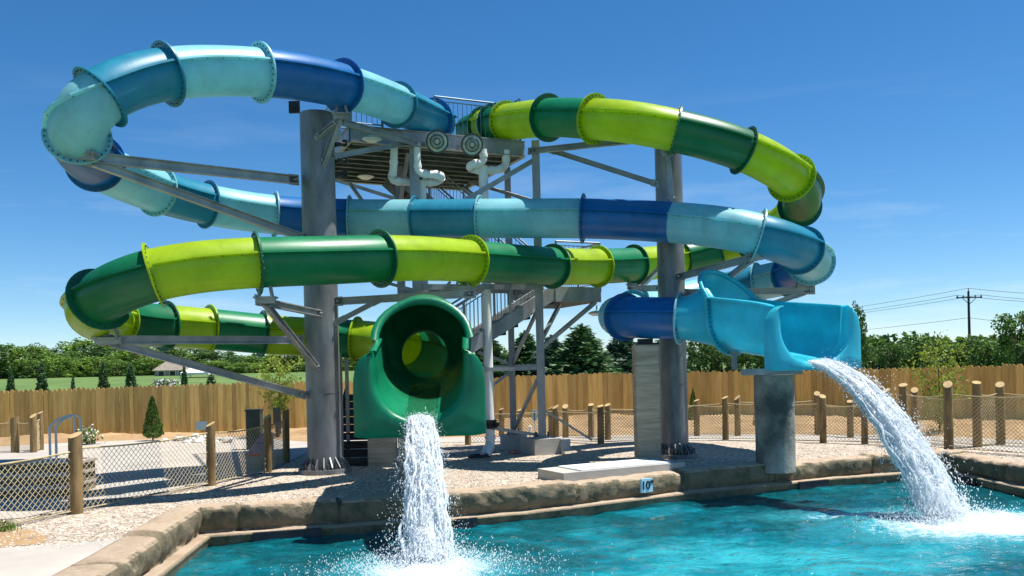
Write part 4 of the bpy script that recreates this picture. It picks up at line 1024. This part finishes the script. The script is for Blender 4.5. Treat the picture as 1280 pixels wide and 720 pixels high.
net_run('rope net fence at the far left edge in front of the board fence', [(-60, 570, 520, .1), (19, 566, 520, .11), (42, 566, 517, .09), (51, 563, 514, .08)], .08, seed=2, th=.005)
net_run('nearer rope net fence along the path behind the gravel and columns', [(585, 556, 509, .085), (695, 552, 506, .09), (751, 554.5, 506, .09), (825, 551, 494, .085), (907, 550, 495, .085), (1029, 553.5, 493, .085), (1081, 555, 496, .08), (1130, 558, 479, .10), (1186, 563, 476, .10), (1330, 572, 478, .1)], .09, seed=3, th=.005)
net_run('farther rope net fence on the dirt side of the path', [(627, 546, 510, .085), (650, 546, 511, .085), (689, 545, 508, .085), (707, 547, 505, .09), (739, 547, 504, .09), (760, 550, 504, .09), (871, 545, 499, .085), (922, 545, 494, .085), (1022, 543.5, 489, .085), (1063, 547, 500, .085), (1109, 549, 485, .09), (1144, 551, 484, .09), (1222, 559, 476, .10), (1251, 556, 477, .10), (1345, 562, 478, .1)], .09, seed=4, th=.005)

# ------------------------------------------------------------------ small things on the left patio
g0 = G(80, 622); st = empty('stone_steps', (g0.x-2, g0.y, 0), 'low stone steps with pale treads rising to a platform at the left edge', 'steps')
for i, (z0, z1, y0) in enumerate(((-.02, .19, 0), (.19, .38, .26), (.38, .57, .52))):
    mb = MB(); mb.box((g0.x-3, g0.y+y0/2+.55, (z0+z1)/2-.025), (6, 1.1-y0, z1-z0-.05)); obj('step_block', mb, 'stone', st)
    mb = MB(); mb.box((g0.x-3+.02, g0.y+y0/2+.55-.02, z1-.025), (6.0+.03*i, 1.14-y0, .045)); obj('tread', mb, 'path', st)
hr = empty('handrail', G(75, 590), 'bent stainless handrail standing on the stone steps', 'handrail')
for dx in (0, .3):
    a = P(63+dx*26, 582, 15.3+dx*.3); mb = MB(); q = [Vector((a.x, a.y, .3)), Vector((a.x+.0, a.y, 1.15)), Vector((a.x+.07, a.y+.12, 1.27)), Vector((a.x+.18, a.y+.36, 1.34)), Vector((a.x+.22, a.y+.44, 1.28)), Vector((a.x+.23, a.y+.46, .0))]
    mb.tube(q, .022, 10); obj('rail', mb, 'chrome', hr)
g1 = G(317, 587); g2 = P(335, 560, 21.2); g2.z = 0; rw = empty('ramp_wall', g1, 'sloping concrete cheek wall with red painted top behind a net post', 'low wall')
d = (g2-g1).normalized(); s = Vector((d.y, -d.x, 0))*.14
mb = MB(); vs = [g1-s, g1+s, g2+s, g2-s, g1-s+Z*.28, g1+s+Z*.28, g2+s+Z*.5, g2-s+Z*.5]; mb.add(vs, [(0, 1, 5, 4), (1, 2, 6, 5), (2, 3, 7, 6), (3, 0, 4, 7)]); obj('wall', mb, 'concrete', rw)
mb = MB(); mb.bar(g1+Z*.305-d*.02, g2+Z*.525, .30, .045); obj('capping', mb, 'red', rw); mb = MB(); m1 = g1.lerp(g2, .45); mb.bar(m1+Z*(.305+.22*.45), m1+d*.2+Z*(.305+.22*.509), .305, .052); obj('dark_band', mb, 'ink', rw)
g = G(319, 562); dc = empty('cabinet', g, 'dark green upright cabinet behind the red topped wall', 'cabinet'); mb = MB(); mb.box(g+Z*.52, (.38, .3, 1.04)); obj('body', mb, 'dkgreen', dc); mb = MB(); mb.box(g+Z*1.06, (.42, .34, .05)); obj('lid', mb, 'dkgreen', dc)
g = G(347, 548); bp = empty('bollard', g, 'small dark post with square head between the net posts and young tree', 'bollard'); mb = MB(); mb.box(g+Z*.45, (.1, .1, .9)); obj('post', mb, 'dark', bp); mb = MB(); mb.box(g+Z*.72, (.24, .06, .5)); obj('panel', mb, 'dkgreen', bp)
q = P(252, 532, 16.3); ws = empty('white_sign', q, 'small blank white sign fixed to a net post on the patio', 'sign'); mb = MB(); mb.box(q, (.22, .03, .16)); obj('panel', mb, 'white', ws); mb = MB(); mb.bar(q+Vector((.0, .03, 0)), q+Vector((.2, .06, 0)), .03, .03); obj('bracket', mb, 'steel', ws)
q = P(668, 519, 24); ns = empty('white_sign', q, 'pale sign on the netting beside the tower leg', 'sign'); mb = MB(); mb.box(q, (.13, .03, .30)); obj('panel', mb, 'tile', ns); mb = MB(); mb.bar(q-Z*.55, q+Z*.1, .03, .03, up=(0, 1, 0)); obj('stake', mb, 'white', ns)
q = G(663, 548); mk = empty('marker_post', q, 'short white marker post behind the tower footing', 'marker'); mb = MB(); mb.tube([q, q+Z*.34], .045, 10); mb.tube([q+Z*.34, q+Z*.37], [.05, .02], 10); obj('post', mb, 'pvc', mk)
# pale rocks heaped on the dirt
rp = empty('rock_pile', G(250, 552), 'heap of pale rubble on the dirt at the patio edge', 'rocks'); rnd = random.Random(5)
for k in range(26):
    c = G(250+rnd.gauss(0, 14), 552+rnd.uniform(-2, 2)); c.z = rnd.uniform(.02, .12); r = rnd.uniform(.07, .18); mb = MB(); rows = []
    for i in range(6):
        la = -PI/2+PI*i/5; rows.append([c+Vector((math.cos(la)*math.cos(2*PI*j/8), math.cos(la)*math.sin(2*PI*j/8), math.sin(la)*.6))*r*(1+.35*noise.noise(Vector((i*1.3, j*1.1 % 8, k)))) for j in range(8)])
    mb.loft(rows, True, 0, False); obj('rock', mb, 'white' if k % 3 else 'concrete', rp)
# vault with white lid on the pool edge
a, b = G(706, 605, .0), G(858, 590, .0); d = (b-a).normalized(); n = Vector((-d.y, d.x, 0)); va = empty('concrete_vault', (a+b)/2, 'low beige concrete vault with flat white lid at the pool edge', 'vault')
L_ = (b-a).length; rv = Matrix(((d.x, n.x, 0), (d.y, n.y, 0), (0, 0, 1))); c = (a+b)/2+n*.48
mb = MB(); mb.box(c+Z*.08, (L_, .9, .2), rv); obj('body', mb, 'concrete', va); mb = MB(); mb.box(c+Z*.192+d*.05, (L_*.74, .78, .024), rv); obj('lid', mb, 'white', va)
# red hose near the tower footing
mb = MB(); hp = [G(636+i*3.2+5*math.sin(i*1.3), 566+2.5*math.sin(i*2.1)).xy.to_3d()+Z*.02 for i in range(12)]; mb.tube(catmull(hp, 5), .018, 6); ho = obj('hose', mb, 'red'); tag(ho, 'red hose lying on the gravel between the tower footings', 'hose')
mb = MB(); hp = [P(598, 571, 19.2).xy.to_3d()+Vector((.25*math.cos(i*.9)*(1-.02*i), .25*math.sin(i*.9), .03+.004*i)) for i in range(16)]; mb.tube(catmull(hp, 5), .02, 6); ho = obj('cable_coil', mb, 'black'); tag(ho, 'black coil lying on the gravel at the foot of the white pipe', 'cable')

# ------------------------------------------------------------------ plants and trees
def leafquad(mb, c, s, rnd, up=None):
    a = Vector((rnd.gauss(0, 1), rnd.gauss(0, 1), rnd.gauss(0, 1))).normalized(); b = a.orthogonal().normalized(); w = s*rnd.uniform(.45, .8)
    b = Matrix.Rotation(rnd.uniform(0, 2*PI), 3, a) @ b; e = a.cross(b)
    mb.add([c-b*s, c-e*w, c+b*s, c+e*w], [(0, 1, 2, 3)], 0, False)
def broad_mesh(seed, h=10, wd=7, nblob=34, per=95, leaf=.26, base=.22, squash=1.0):
    rnd = random.Random(seed); cr = MB(); tk = MB()
    tk.tube([Vector((0, 0, -.3)), Vector((.05, 0, h*.25)), Vector((.1, .1, h*.55)), Vector((0, 0, h*.8))], [h*.035, h*.028, h*.018, h*.006], 9)
    ends = []
    for k in range(nblob):
        f = (k+.5)/nblob; z = h*(base+(1-base)*(f**.85)); prof_ = math.sin(PI*min(1, (.12+.88*(1-abs((z/h-base)/(1-base)*1.0-.42)*1.15))*.5)) 
        R_ = wd/2*max(.18, prof_)*rnd.uniform(.45, 1.0); an = k*2.399+rnd.uniform(-.4, .4)
        c = Vector((math.cos(an)*R_, math.sin(an)*R_, z)); rb = wd*rnd.uniform(.11, .20)
        if k % 3 == 0: tk.tube([Vector((.05, .05, z*.55)), c*.55+Vector((0, 0, z*.33)), c], [h*.012, h*.008, h*.003], 6)
        for j in range(per):
            d = Vector((rnd.gauss(0, 1), rnd.gauss(0, 1), rnd.gauss(0, 1)*.8)).normalized(); leafquad(cr, c+d*rb*rnd.uniform(.55, 1.1), leaf*rnd.uniform(.6, 1.2), rnd)
    return cr, tk
def spruce_mesh(seed, h=4.5, wd=3.2, whorls=24, leaf=.115, base=.04):
    rnd = random.Random(seed); cr = MB(); tk = MB(); tk.tube([Vector((0, 0, -.2)), Vector((0, 0, h*.98))], [h*.022, h*.003], 8)
    for w in range(whorls):
        f = w/(whorls-1); z = h*(base+(1-base)*.95*f); R_ = wd/2*(1-f)**.74+.09; nb = int(9+9*(1-f))
        for k in range(nb):
            an = 2*PI*(k+rnd.random()*.7)/nb+w; L_ = R_*rnd.uniform(.72, 1.08); zz = z+rnd.uniform(-.07, .07)*h/whorls*4
            d = Vector((math.cos(an), math.sin(an), 0)); steps = max(3, int(L_/.10))
            for j in range(1, steps+1):
                r = L_*j/steps; c = d*r+Z*(zz-.16*r+.13*r*r/max(L_, .2)); sw = .05+.11*(1-abs(j/steps-.45))
                for q in range(5):
                    cc = c+Vector((-d.y, d.x, 0))*rnd.gauss(0, sw*.8)+Z*rnd.gauss(0, .06); ax = (d*.8+Vector((-d.y, d.x, 0))*rnd.gauss(0, .7)+Z*rnd.gauss(.12, .3)).normalized()
                    b = ax.orthogonal().normalized(); b = Matrix.Rotation(rnd.uniform(0, 2*PI), 3, ax) @ b; s = leaf*rnd.uniform(.8, 1.5)
                    cr.add([cc-ax*s*.8, cc+b*s*.34, cc+ax*s*1.2, cc-b*s*.34], [(0, 1, 2, 3)])
    for q in range(40):
        cc = Z*(h*(.95+.05*rnd.random())); ax = Vector((rnd.gauss(0, .4), rnd.gauss(0, .4), 1)).normalized(); b = ax.orthogonal(); s = leaf; cr.add([cc-ax*s, cc+b*s*.3, cc+ax*s, cc-b*s*.3], [(0, 1, 2, 3)])
    return cr, tk
def dense_cone(seed, h, wd, n, leaf):
    rnd = random.Random(seed); cr = MB(); tk = MB(); tk.tube([Vector((0, 0, -.1)), Vector((0, 0, h*.8))], [.03, .01], 6)
    for k in range(n):
        f = rnd.random()**1.3; an = rnd.uniform(0, 2*PI); R_ = wd/2*(min(1, (f+.03)*9)**.5)*(1-f)**.72*(1+.22*noise.noise(Vector((math.cos(an)*2, math.sin(an)*2, f*9))))
        c = Vector((math.cos(an), math.sin(an), 0))*R_*rnd.uniform(.72, 1.03)+Z*(h*(.02+.98*f)); ax = Vector((math.cos(an)*.5+rnd.gauss(0, .3), math.sin(an)*.5+rnd.gauss(0, .3), 1)).normalized()
        b = ax.orthogonal().normalized(); b = Matrix.Rotation(rnd.uniform(0, 2*PI), 3, ax) @ b; s = leaf*rnd.uniform(.7, 1.3); cr.add([c-ax*s, c+b*s*.45, c+ax*s, c-b*s*.45], [(0, 1, 2, 3)])
    return cr, tk
PRO = {}
def plant(kind, name, builder, leafm, h0, px, top_py, Y, wpx=None, zb=0.0, label='', cat='tree', group=None, rot=0):
    """stands at picture column px, reaches top_py, Y metres off"""
    t = P(px, top_py, Y); h = t.z-zb; b = P(px + (t.z-zb)*0, top_py, Y); g = Vector((t.x+ (0), Y, zb))
    key = (kind, leafm)
    sx = h/h0
    if key not in PRO:
        root = empty(name, (0, 0, 0)); cr, tk = builder(); obj('trunk', tk, 'trunk', root); obj('crown', cr, leafm, root); PRO[key] = root; o = root
    else: o = copy_tree(PRO[key])
    for k in list(o.keys()):
        if k in ('label', 'category', 'group', 'kind'): del o[k]
    o.location = g; o.rotation_euler = (0, 0, rot)
    wx = sx if wpx is None else (wpx/F*Y)/PRO_W[kind]
    o.scale = (wx, wx, sx); tag(o, label, cat, group); return o
PRO_W = {'b0': 8.0, 'b1': 7.4, 'b2': 8.4, 'b3': 7.4, 'shrub': 7.4, 'sp0': 3.2, 'sp1': 3.0, 'yc': 3.0, 'cone': .66, 'sap': 1.5, 'sap2': 2.0, 'bush': 1.6}
def B(k): return {'b0': lambda: broad_mesh(21, 10, 7.4, 34, 95, .27, .05), 'b1': lambda: broad_mesh(22, 10, 6.6, 30, 100, .25, .03), 'b2': lambda: broad_mesh(23, 10, 7.8, 38, 90, .28, .04), 'b3': lambda: broad_mesh(24, 10, 6.6, 34, 95, .26, .12)}[k]
rnd = random.Random(31); ordn = ['first', 'second', 'third', 'fourth', 'fifth', 'sixth', 'seventh', 'eighth', 'ninth', 'tenth', 'eleventh', 'twelfth', 'thirteenth', 'fourteenth', 'fifteenth', 'sixteenth', 'seventeenth', 'eighteenth', 'nineteenth', 'twentieth']
LW = [(-22, 436, 66), (6, 434, 58), (33, 435, 56), (55, 431, 50), (78, 436, 56), (105, 431, 60), (134, 434, 62), (160, 440, 52), (172, 429, 58), (200, 430, 58), (226, 434, 54), (250, 441, 52), (272, 439, 56), (300, 443, 60), (328, 441, 56), (356, 440, 60), (388, 443, 58), (424, 444, 56)]
for i, (px, ty, w) in enumerate(LW):
    k = 'b%d' % (i*7 % 4); lm = ('leafA', 'leafB', 'leafD')[(i*5+1) % 3]
    plant(k, 'broadleaf_tree', B(k), lm, 10, px, ty+(-4, 1, 5, -1, 3)[i*3 % 5], 150+rnd.uniform(-16, 22), w*1.25, 1.9, '%s broadleaf tree in the wood, %s along it from the left edge' % ({'leafA': 'mid green', 'leafB': 'deep green', 'leafD': 'fresh green'}[lm], ordn[i]), 'tree', 'broadleaf trees beyond the field', rnd.uniform(0, 6))
# lower front row of the same wood
for i, (px, ty, w) in enumerate([(48, 450, 44), (72, 447, 46), (98, 449, 50), (122, 447, 48), (146, 452, 40), (190, 448, 46), (208, 449, 44), (262, 452, 40), (284, 453, 48), (312, 454, 46), (400, 452, 60)]):
    k = 'b%d' % ((i*3+1) % 4)
    plant(k, 'broadleaf_tree', B(k), ('leafA', 'leafD')[i % 2], 10, px, ty, 128+rnd.uniform(-8, 8), w*1.2, 1.9, 'lower leafy tree on the field edge of the wood, %s from the left' % ordn[i], 'tree', 'low trees along the field edge', rnd.uniform(0, 6))
# the far wood behind as one mass
def wood(name, x0, x1, Y, hmin, hmax, n, label, lm, leaf, zb=.6):
    rnd = random.Random(int(abs(x0)*7+Y)); mb = MB()
    for i in range(n):
        px = rnd.uniform(x0, x1); b = P(px, 460, Y+rnd.uniform(-12, 22)); hh = rnd.uniform(hmin, hmax); R_ = hh*rnd.uniform(.22, .4)
        for q in range(9):
            c = Vector((b.x+rnd.gauss(0, R_*.5), b.y+rnd.gauss(0, R_*.5), zb+hh*rnd.uniform(.12, .9))); rb = R_*rnd.uniform(.35, .6)
            for j in range(24):
                d = Vector((rnd.gauss(0, 1), rnd.gauss(0, 1), rnd.gauss(0, .8))).normalized(); leafquad(mb, c+d*rb*rnd.uniform(.5, 1.1), leaf*rnd.uniform(.6, 1.3), rnd)
    o = obj(name, mb, lm); tag(o, label, 'wood', kind='stuff')
wood('far_wood', -120, 520, 178, 3.4, 5.4, 130, 'dark mass of woodland behind the trees beyond the field', 'leafB', .55)
wood('far_wood', 540, 1010, 120, 2.6, 4.6, 90, 'distant green treeline seen behind the spruces and columns', 'leafA', .4)
wood('far_wood', 1020, 1420, 92, 3.2, 4.4, 120, 'even dark green wood behind the right board fence', 'leafA', .30)
for i, (px, ty, w) in enumerate([(1088, 434, 44), (1112, 431, 40), (1136, 431, 42), (1160, 427, 44), (1184, 430, 42), (1210, 427, 44), (1236, 427, 44), (1256, 431, 40), (1300, 428, 50)]):
    k = 'b%d' % (i % 4)
    plant(k, 'broadleaf_tree', B(k), ('leafA', 'leafB')[i % 2], 10, px, ty, 78+rnd.uniform(-4, 4), w*1.25, -.3, '%s tree in the row behind the right fence, %s from the cyan chute' % (('mid green', 'deep green')[i % 2], ordn[i]), 'tree', 'trees in the row behind the right fence', rnd.uniform(0, 6))
plant('b3', 'broadleaf_tree', B('b3'), 'leafA', 10, 1272, 395, 66, 62, -.2, 'tallest rounded tree at the right edge of the picture', 'tree', rot=2)
plant('b1', 'broadleaf_tree', B('b1'), 'leafB', 10, 1068, 388, 60, 36, -.2, 'dark tree peeping out just right of the cyan chute', 'tree', rot=1)
# spruces behind the fence
SPM = {'sp0': lambda: spruce_mesh(41, 4.5, 3.2), 'sp1': lambda: spruce_mesh(42, 4.5, 3.0, 26)}
for i, (px, ty, Y, w, k, lm, lab) in enumerate([(612, 424, 41, 72, 'sp1', 'needle', 'dark spruce half hidden behind the white pipe and green end plate'), (656, 414, 41, 66, 'sp0', 'needle', 'spruce between the two tower legs'), (689, 420, 40, 66, 'sp1', 'needleC', 'bluish spruce just right of the front tower leg'), (727, 406, 39, 84, 'sp0', 'needle', 'tall full green spruce with pointed top midway between tower and square pier'),
        (777, 415, 41, 76, 'sp1', 'needleC', 'bluish spruce left of the square concrete pier'), (826, 424, 42, 60, 'sp0', 'needleC', 'spruce hidden mostly behind the square pier and grey column')]):
    plant(k, 'spruce_tree', SPM[k], lm, 4.5, px, ty, Y, w*1.75, -.6, lab, 'spruce', 'spruces behind the fence', i*1.1)
for i, (px, ty, Y, w) in enumerate([(874, 428, 44, 44), (902, 432, 44, 46), (934, 430, 45, 46), (966, 433, 44, 40), (998, 432, 46, 46), (1034, 434, 46, 44)]):
    k = 'b%d' % (i % 4); plant(k, 'broadleaf_tree', B(k), 'leafB', 10, px, ty, Y, w*1.25, -.1, 'dark bushy tree behind the fence under the cyan chute, %s from the grey column' % ordn[i], 'tree', 'bushy trees under the chute', i*.9)
# young conifers just beyond the left fence
for i, (px, ty, w, lab) in enumerate([(13, 457, 13, 'slim young conifer at the far left over the board fence'), (52, 452, 17, 'tallest young conifer over the left end of the board fence'), (91, 470, 9, 'smallest young conifer tip over the fence by the field'), (129, 453, 17, 'dark young conifer over the fence left of the slide bracket'), (163, 456, 20, 'broad young conifer over the fence under the lime tube'), (230, 457, 12, 'narrow young conifer over the fence between house and canopy'), (264, 468, 24, 'low spreading young conifer over the fence right of the canopy')]):
    plant('yc', 'young_conifer', lambda: spruce_mesh(47, 4.5, 3.0, 22, .15), 'needle', 4.5, px, ty, 33, w*1.5, -.05, lab, 'conifer', 'young conifers over the fence', i*.8)
plant('cone', 'arborvitae', lambda: dense_cone(51, 1.3, .66, 2600, .045), 'needleB', 1.3, 190, 496, 26.8, 25, .1, 'small dense arborvitae cone standing in front of the left board fence', 'shrub')
def sapling(seed, h, wd, n, leaf, lo):
    rnd = random.Random(seed); cr = MB(); tk = MB(); tk.tube([Vector((0, 0, -.1)), Vector((.02, 0, h*.5)), Vector((0, .02, h*.95))], [.03, .022, .006], 7)
    for k in range(16):
        z = h*(lo+(.95-lo)*k/15); an = k*2.4; r = wd/2*rnd.uniform(.6, 1.1)*math.sin(PI*(.18+.77*(1-(z/h-lo)/(1-lo)))); e = Vector((math.cos(an)*r, math.sin(an)*r, z+.22*r+.1))
        tk.tube([Vector((0, 0, z-.1)), e], [.011, .004], 5)
        for j in range(n):
            f = rnd.uniform(.25, 1.1); c = Vector((0, 0, z-.1)).lerp(e, f)+Vector((rnd.gauss(0, 1), rnd.gauss(0, 1), rnd.gauss(0, 1)))*wd*.07; leafquad(cr, c, leaf*rnd.uniform(.6, 1.2), rnd)
    return cr, tk
plant('sap', 'young_tree', lambda: sapling(61, 2.7, 1.5, 95, .05, .30), 'leafC', 2.7, 348, 446, 27.2, 62, .1, 'yellow-green young tree in front of the fence left of the thick column', 'tree')
plant('sap2', 'young_tree', lambda: sapling(62, 2.3, 1.7, 95, .05, .12), 'leafC', 2.3, 1172, 431, 22.6, 80, .05, 'yellow-green young tree behind the netting at the right', 'tree')
def bush(seed): 
    return dense_cone(seed, 1.0, 1.2, 900, .06)
PRO_W['bush'] = 1.2
plant('bush', 'shrub', lambda: bush(71), 'needleB', 1.0, 866, 487, 28, 15, .1, 'small dark shrub in front of the fence right of the grey column', 'shrub')
plant('bush', 'shrub', lambda: bush(71), 'needleB', 1.0, 945, 508, 26, 10, .1, 'tiny green plant on the dirt behind the netting left of the round pier', 'shrub', rot=1)
plant('bush', 'shrub', lambda: bush(71), 'needleB', 1.0, 95, 538, 24.5, 14, 0.05, 'low green plant by the handrail', 'shrub', rot=2)
fb_ = empty('flowering_shrub', G(109, 556), 'low shrub with pale blossom in front of the left board fence', 'shrub'); rnd = random.Random(8); m1, m2 = MB(), MB()
for k in range(300):
    c = G(109, 556)+Vector((rnd.gauss(0, .16), rnd.gauss(0, .16), abs(rnd.gauss(.22, .14)))); leafquad(m1, c, .05, rnd)
    if k % 2: leafquad(m2, c+Vector((.03, -.04, .07)), .04, rnd)
obj('foliage', m1, 'leafA', fb_); obj('blossom', m2, 'petal', fb_)
fl = P(206, 474, 40); lb = empty('lilac_shrub', (fl.x, fl.y, 0), 'pale lilac flowering shrub just over the left board fence', 'shrub'); m1, m2 = MB(), MB()
for k in range(420):
    c = Vector((fl.x+rnd.gauss(0, .34), fl.y+rnd.gauss(0, .3), rnd.uniform(.9, 1.85))); leafquad(m1, c, .08, rnd)
    if k % 2: leafquad(m2, c+Vector((0, -.05, .05)), .07, rnd)
obj('foliage', m1, 'leafA', lb); obj('blossom', m2, 'lilac', lb)
# grass tufts at the lower left
mb = MB(); rnd = random.Random(12)
for k in range(260):
    c = G(rnd.gauss(2, 9), 661+rnd.uniform(-3, 5)); h = rnd.uniform(.05, .16); a = rnd.uniform(0, PI); w = Vector((math.cos(a), math.sin(a), 0))*.008; l = Vector((rnd.gauss(0, .04), rnd.gauss(0, .04), h)); mb.add([c-w, c+w, c+l], [(0, 1, 2)])
tag(obj('grass_tuft', mb, 'leafA'), 'weedy grass tuft on the soil at the lower left', 'grass', kind='stuff')

# ------------------------------------------------------------------ far buildings, canopy, pole
def house(c, w, d, h, rh, label, ry=0):
    root = empty('house', c, label, 'house'); c = Vector(c); mb = MB(); mb.box(c+Z*h/2, (w, d, h)); obj('wall', mb, 'siding', root)
    mb = MB(); x, y = w/2+.3, d/2+.3; v = [c+Vector(t) for t in ((-x, -y, h), (x, -y, h), (x, y, h), (-x, y, h), (-x*.55, 0, h+rh), (x*.55, 0, h+rh))]; mb.add(v, [(0, 1, 5, 4), (1, 2, 5), (2, 3, 4, 5), (3, 0, 4), (3, 2, 1, 0)]); obj('roof', mb, 'roof', root)
    for k in (-.3, .05, .32):
        mb = MB(); mb.box(c+Vector((w*k, -d/2-.02, h*.55)), (.9, .06, 1.0)); wn = obj('window', mb, 'white', root); mb = MB(); mb.box(c+Vector((w*k, -d/2-.04, h*.55)), (.74, .06, .84)); obj('pane', mb, 'ink', wn)
a = P(221, 464, 118); house((a.x, a.y, 1.7), 4.4, 4, 1.2, 1.3, 'brown-roofed house among the trees beyond the field')
a = P(14, 468, 140); bl = empty('farm_shed', (a.x, a.y, 1.7), 'long low grey shed beyond the field at the far left', 'shed'); mb = MB(); mb.box((a.x, a.y, 2.5), (9, 5, 1.6)); obj('wall', mb, 'box', bl); mb = MB(); mb.box((a.x, a.y, 3.4), (9.6, 5.6, .2)); obj('roof', mb, 'steel', bl)
mb = MB(); mb.box((a.x+1.5, a.y-2.6, 2.4), (2.4, .3, 1.2)); obj('door', mb, 'dark', bl)
a = P(249, 468, 104); tn = empty('canopy_tent', (a.x, a.y, 0), 'white peaked canopy tent on the field beyond the fence', 'tent'); c = Vector((a.x, a.y, .9))
mb = MB(); v = [c+Vector(t) for t in ((-1.7, -1.7, 1.55), (1.7, -1.7, 1.55), (1.7, 1.7, 1.55), (-1.7, 1.7, 1.55), (0, 0, 2.6))]; v += [q-Z*.25 for q in v[:4]]; mb.add(v, [(0, 1, 4), (1, 2, 4), (2, 3, 4), (3, 0, 4), (0, 5, 6, 1), (1, 6, 7, 2), (2, 7, 8, 3), (3, 8, 5, 0)]); obj('canopy', mb, 'canvas', tn)
for x in (-1.65, 1.65):
    for y in (-1.65, 1.65): mb = MB(); mb.bar(c+Vector((x, y, 0)), c+Vector((x, y, 1.5)), .06, .06); obj('leg', mb, 'steel', tn)
pt_ = P(1210.5, 364, 100); up_ = empty('utility_pole', (pt_.x, pt_.y, -.3), 'dark wooden utility pole with one crossarm rising behind the right trees', 'utility pole')
mb = MB(); mb.tube([Vector((pt_.x, 100, -.3)), Vector((pt_.x, 100, pt_.z))], [.19, .12], 12); obj('pole', mb, 'pole', up_)
mb = MB(); ca = Vector((pt_.x, 99.85, pt_.z-.75)); mb.bar(ca-Vector((1.5, 0, 0)), ca+Vector((1.5, 0, 0)), .1, .14); mb.bar(ca-Vector((.8, 0, .06)), ca-Z*.8, .04, .06); mb.bar(ca+Vector((.8, 0, -.06)), ca-Z*.8, .04, .06); obj('crossarm', mb, 'pole', up_)
for x in (-1.4, -.7, .7, 1.4): mb = MB(); mb.tube([ca+Vector((x, 0, .07)), ca+Vector((x, 0, .16)), ca+Vector((x, 0, .3))], [.06, .09, .03], 8); obj('insulator', mb, 'pole', up_)
mb = MB(); mb.tube([Vector((pt_.x, 100, pt_.z-.05)), Vector((pt_.x, 100, pt_.z+.35))], [.05, .05], 8); obj('insulator', mb, 'pole', up_)
def wire(a, b, sag, nm):
    pts = [a.lerp(b, i/24)-Z*sag*4*(i/24)*(1-i/24) for i in range(25)]; mb = MB(); mb.tube(pts, .022, 4, False); return obj('power_line', mb, 'pole', up_)
for off, za in ((Vector((0, 0, .35)), 0), (Vector((-1.4, 0, -.45)), 0), (Vector((1.4, 0, -.45)), 0), (Vector((0, 0, -3.1)), 0)):
    a = Vector((pt_.x, 100, pt_.z))+off; far = P(930, 402, 170)+off; wire(a, far, .5, ''); near = P(1500, 372, 84)+off*1.0; wire(a, near, .5, '')

# ------------------------------------------------------------------ sky, sun, camera
w = bpy.data.worlds.new('World'); sc.world = w; w.use_nodes = True; nt = w.node_tree; nt.nodes.clear(); L = nt.links.new
EL, AZ = R(69), R(84)
out = nt.nodes.new('ShaderNodeOutputWorld'); bg = nt.nodes.new('ShaderNodeBackground'); bg.inputs['Strength'].default_value = .083
sky = nt.nodes.new('ShaderNodeTexSky'); sky.sky_type = 'NISHITA'; sky.sun_disc = False; sky.sun_elevation = EL; sky.sun_rotation = AZ
sky.air_density = .8; sky.dust_density = .1; sky.ozone_density = 4.5; sky.altitude = 200
# thin streaks of cloud near the horizon
tc = nt.nodes.new('ShaderNodeTexCoord'); n = noisetex(nt, tc.outputs['Generated'], 3.0, 7, .6, (1.3, 1.3, 9)); rp_ = ramp(nt, [(.50, (0, 0, 0)), (.80, (.4, .4, .4))]); L(n.outputs['Fac'], rp_.inputs['Fac'])
sp = nt.nodes.new('ShaderNodeSeparateXYZ'); L(tc.outputs['Generated'], sp.inputs['Vector']); mr = nt.nodes.new('ShaderNodeMapRange'); mr.inputs['From Min'].default_value = .32; mr.inputs['From Max'].default_value = .04; L(sp.outputs['Z'], mr.inputs['Value'])
mu = nt.nodes.new('ShaderNodeMath'); mu.operation = 'MULTIPLY'; L(rp_.outputs['Color'], mu.inputs[0]); L(mr.outputs['Result'], mu.inputs[1])
mx = nt.nodes.new('ShaderNodeMixRGB'); mx.inputs[2].default_value = (7.5, 7.8, 8.2, 1); L(mu.outputs['Value'], mx.inputs['Fac']); L(sky.outputs['Color'], mx.inputs[1])
hs = nt.nodes.new('ShaderNodeHueSaturation'); hs.inputs['Hue'].default_value = .497; hs.inputs['Saturation'].default_value = 1.26; L(mx.outputs['Color'], hs.inputs['Color']); L(hs.outputs['Color'], bg.inputs['Color']); L(bg.outputs['Background'], out.inputs['Surface'])
sl = bpy.data.lights.new('sun', 'SUN'); sl.energy = 5.0; sl.angle = R(.53); sl.color = (1, .955, .88); so = bpy.data.objects.new('sun', sl); COL.objects.link(so)
dirn = Vector((math.sin(AZ)*math.cos(EL), math.cos(AZ)*math.cos(EL), math.sin(EL))); so.rotation_euler = dirn.to_track_quat('Z', 'Y').to_euler(); so.location = (20, 20, 40)
cam = bpy.data.cameras.new('camera'); cam.sensor_width = 36; cam.lens = F*36/1280; cam.shift_y = (HY-360)/1280; cam.clip_start = .1; cam.clip_end = 8000
co = bpy.data.objects.new('camera', cam); COL.objects.link(co)
co.matrix_world = Matrix(((cT, sT, 0, 0), (0, 0, -1, 0), (-sT, cT, 0, H), (0, 0, 0, 1)))
sc.camera = co
sc.view_settings.view_transform = 'Standard'; sc.view_settings.look = 'None'; sc.view_settings.exposure = 0.8; sc.view_settings.gamma = 1
sc.render.resolution_x = 1024; sc.render.resolution_y = 576
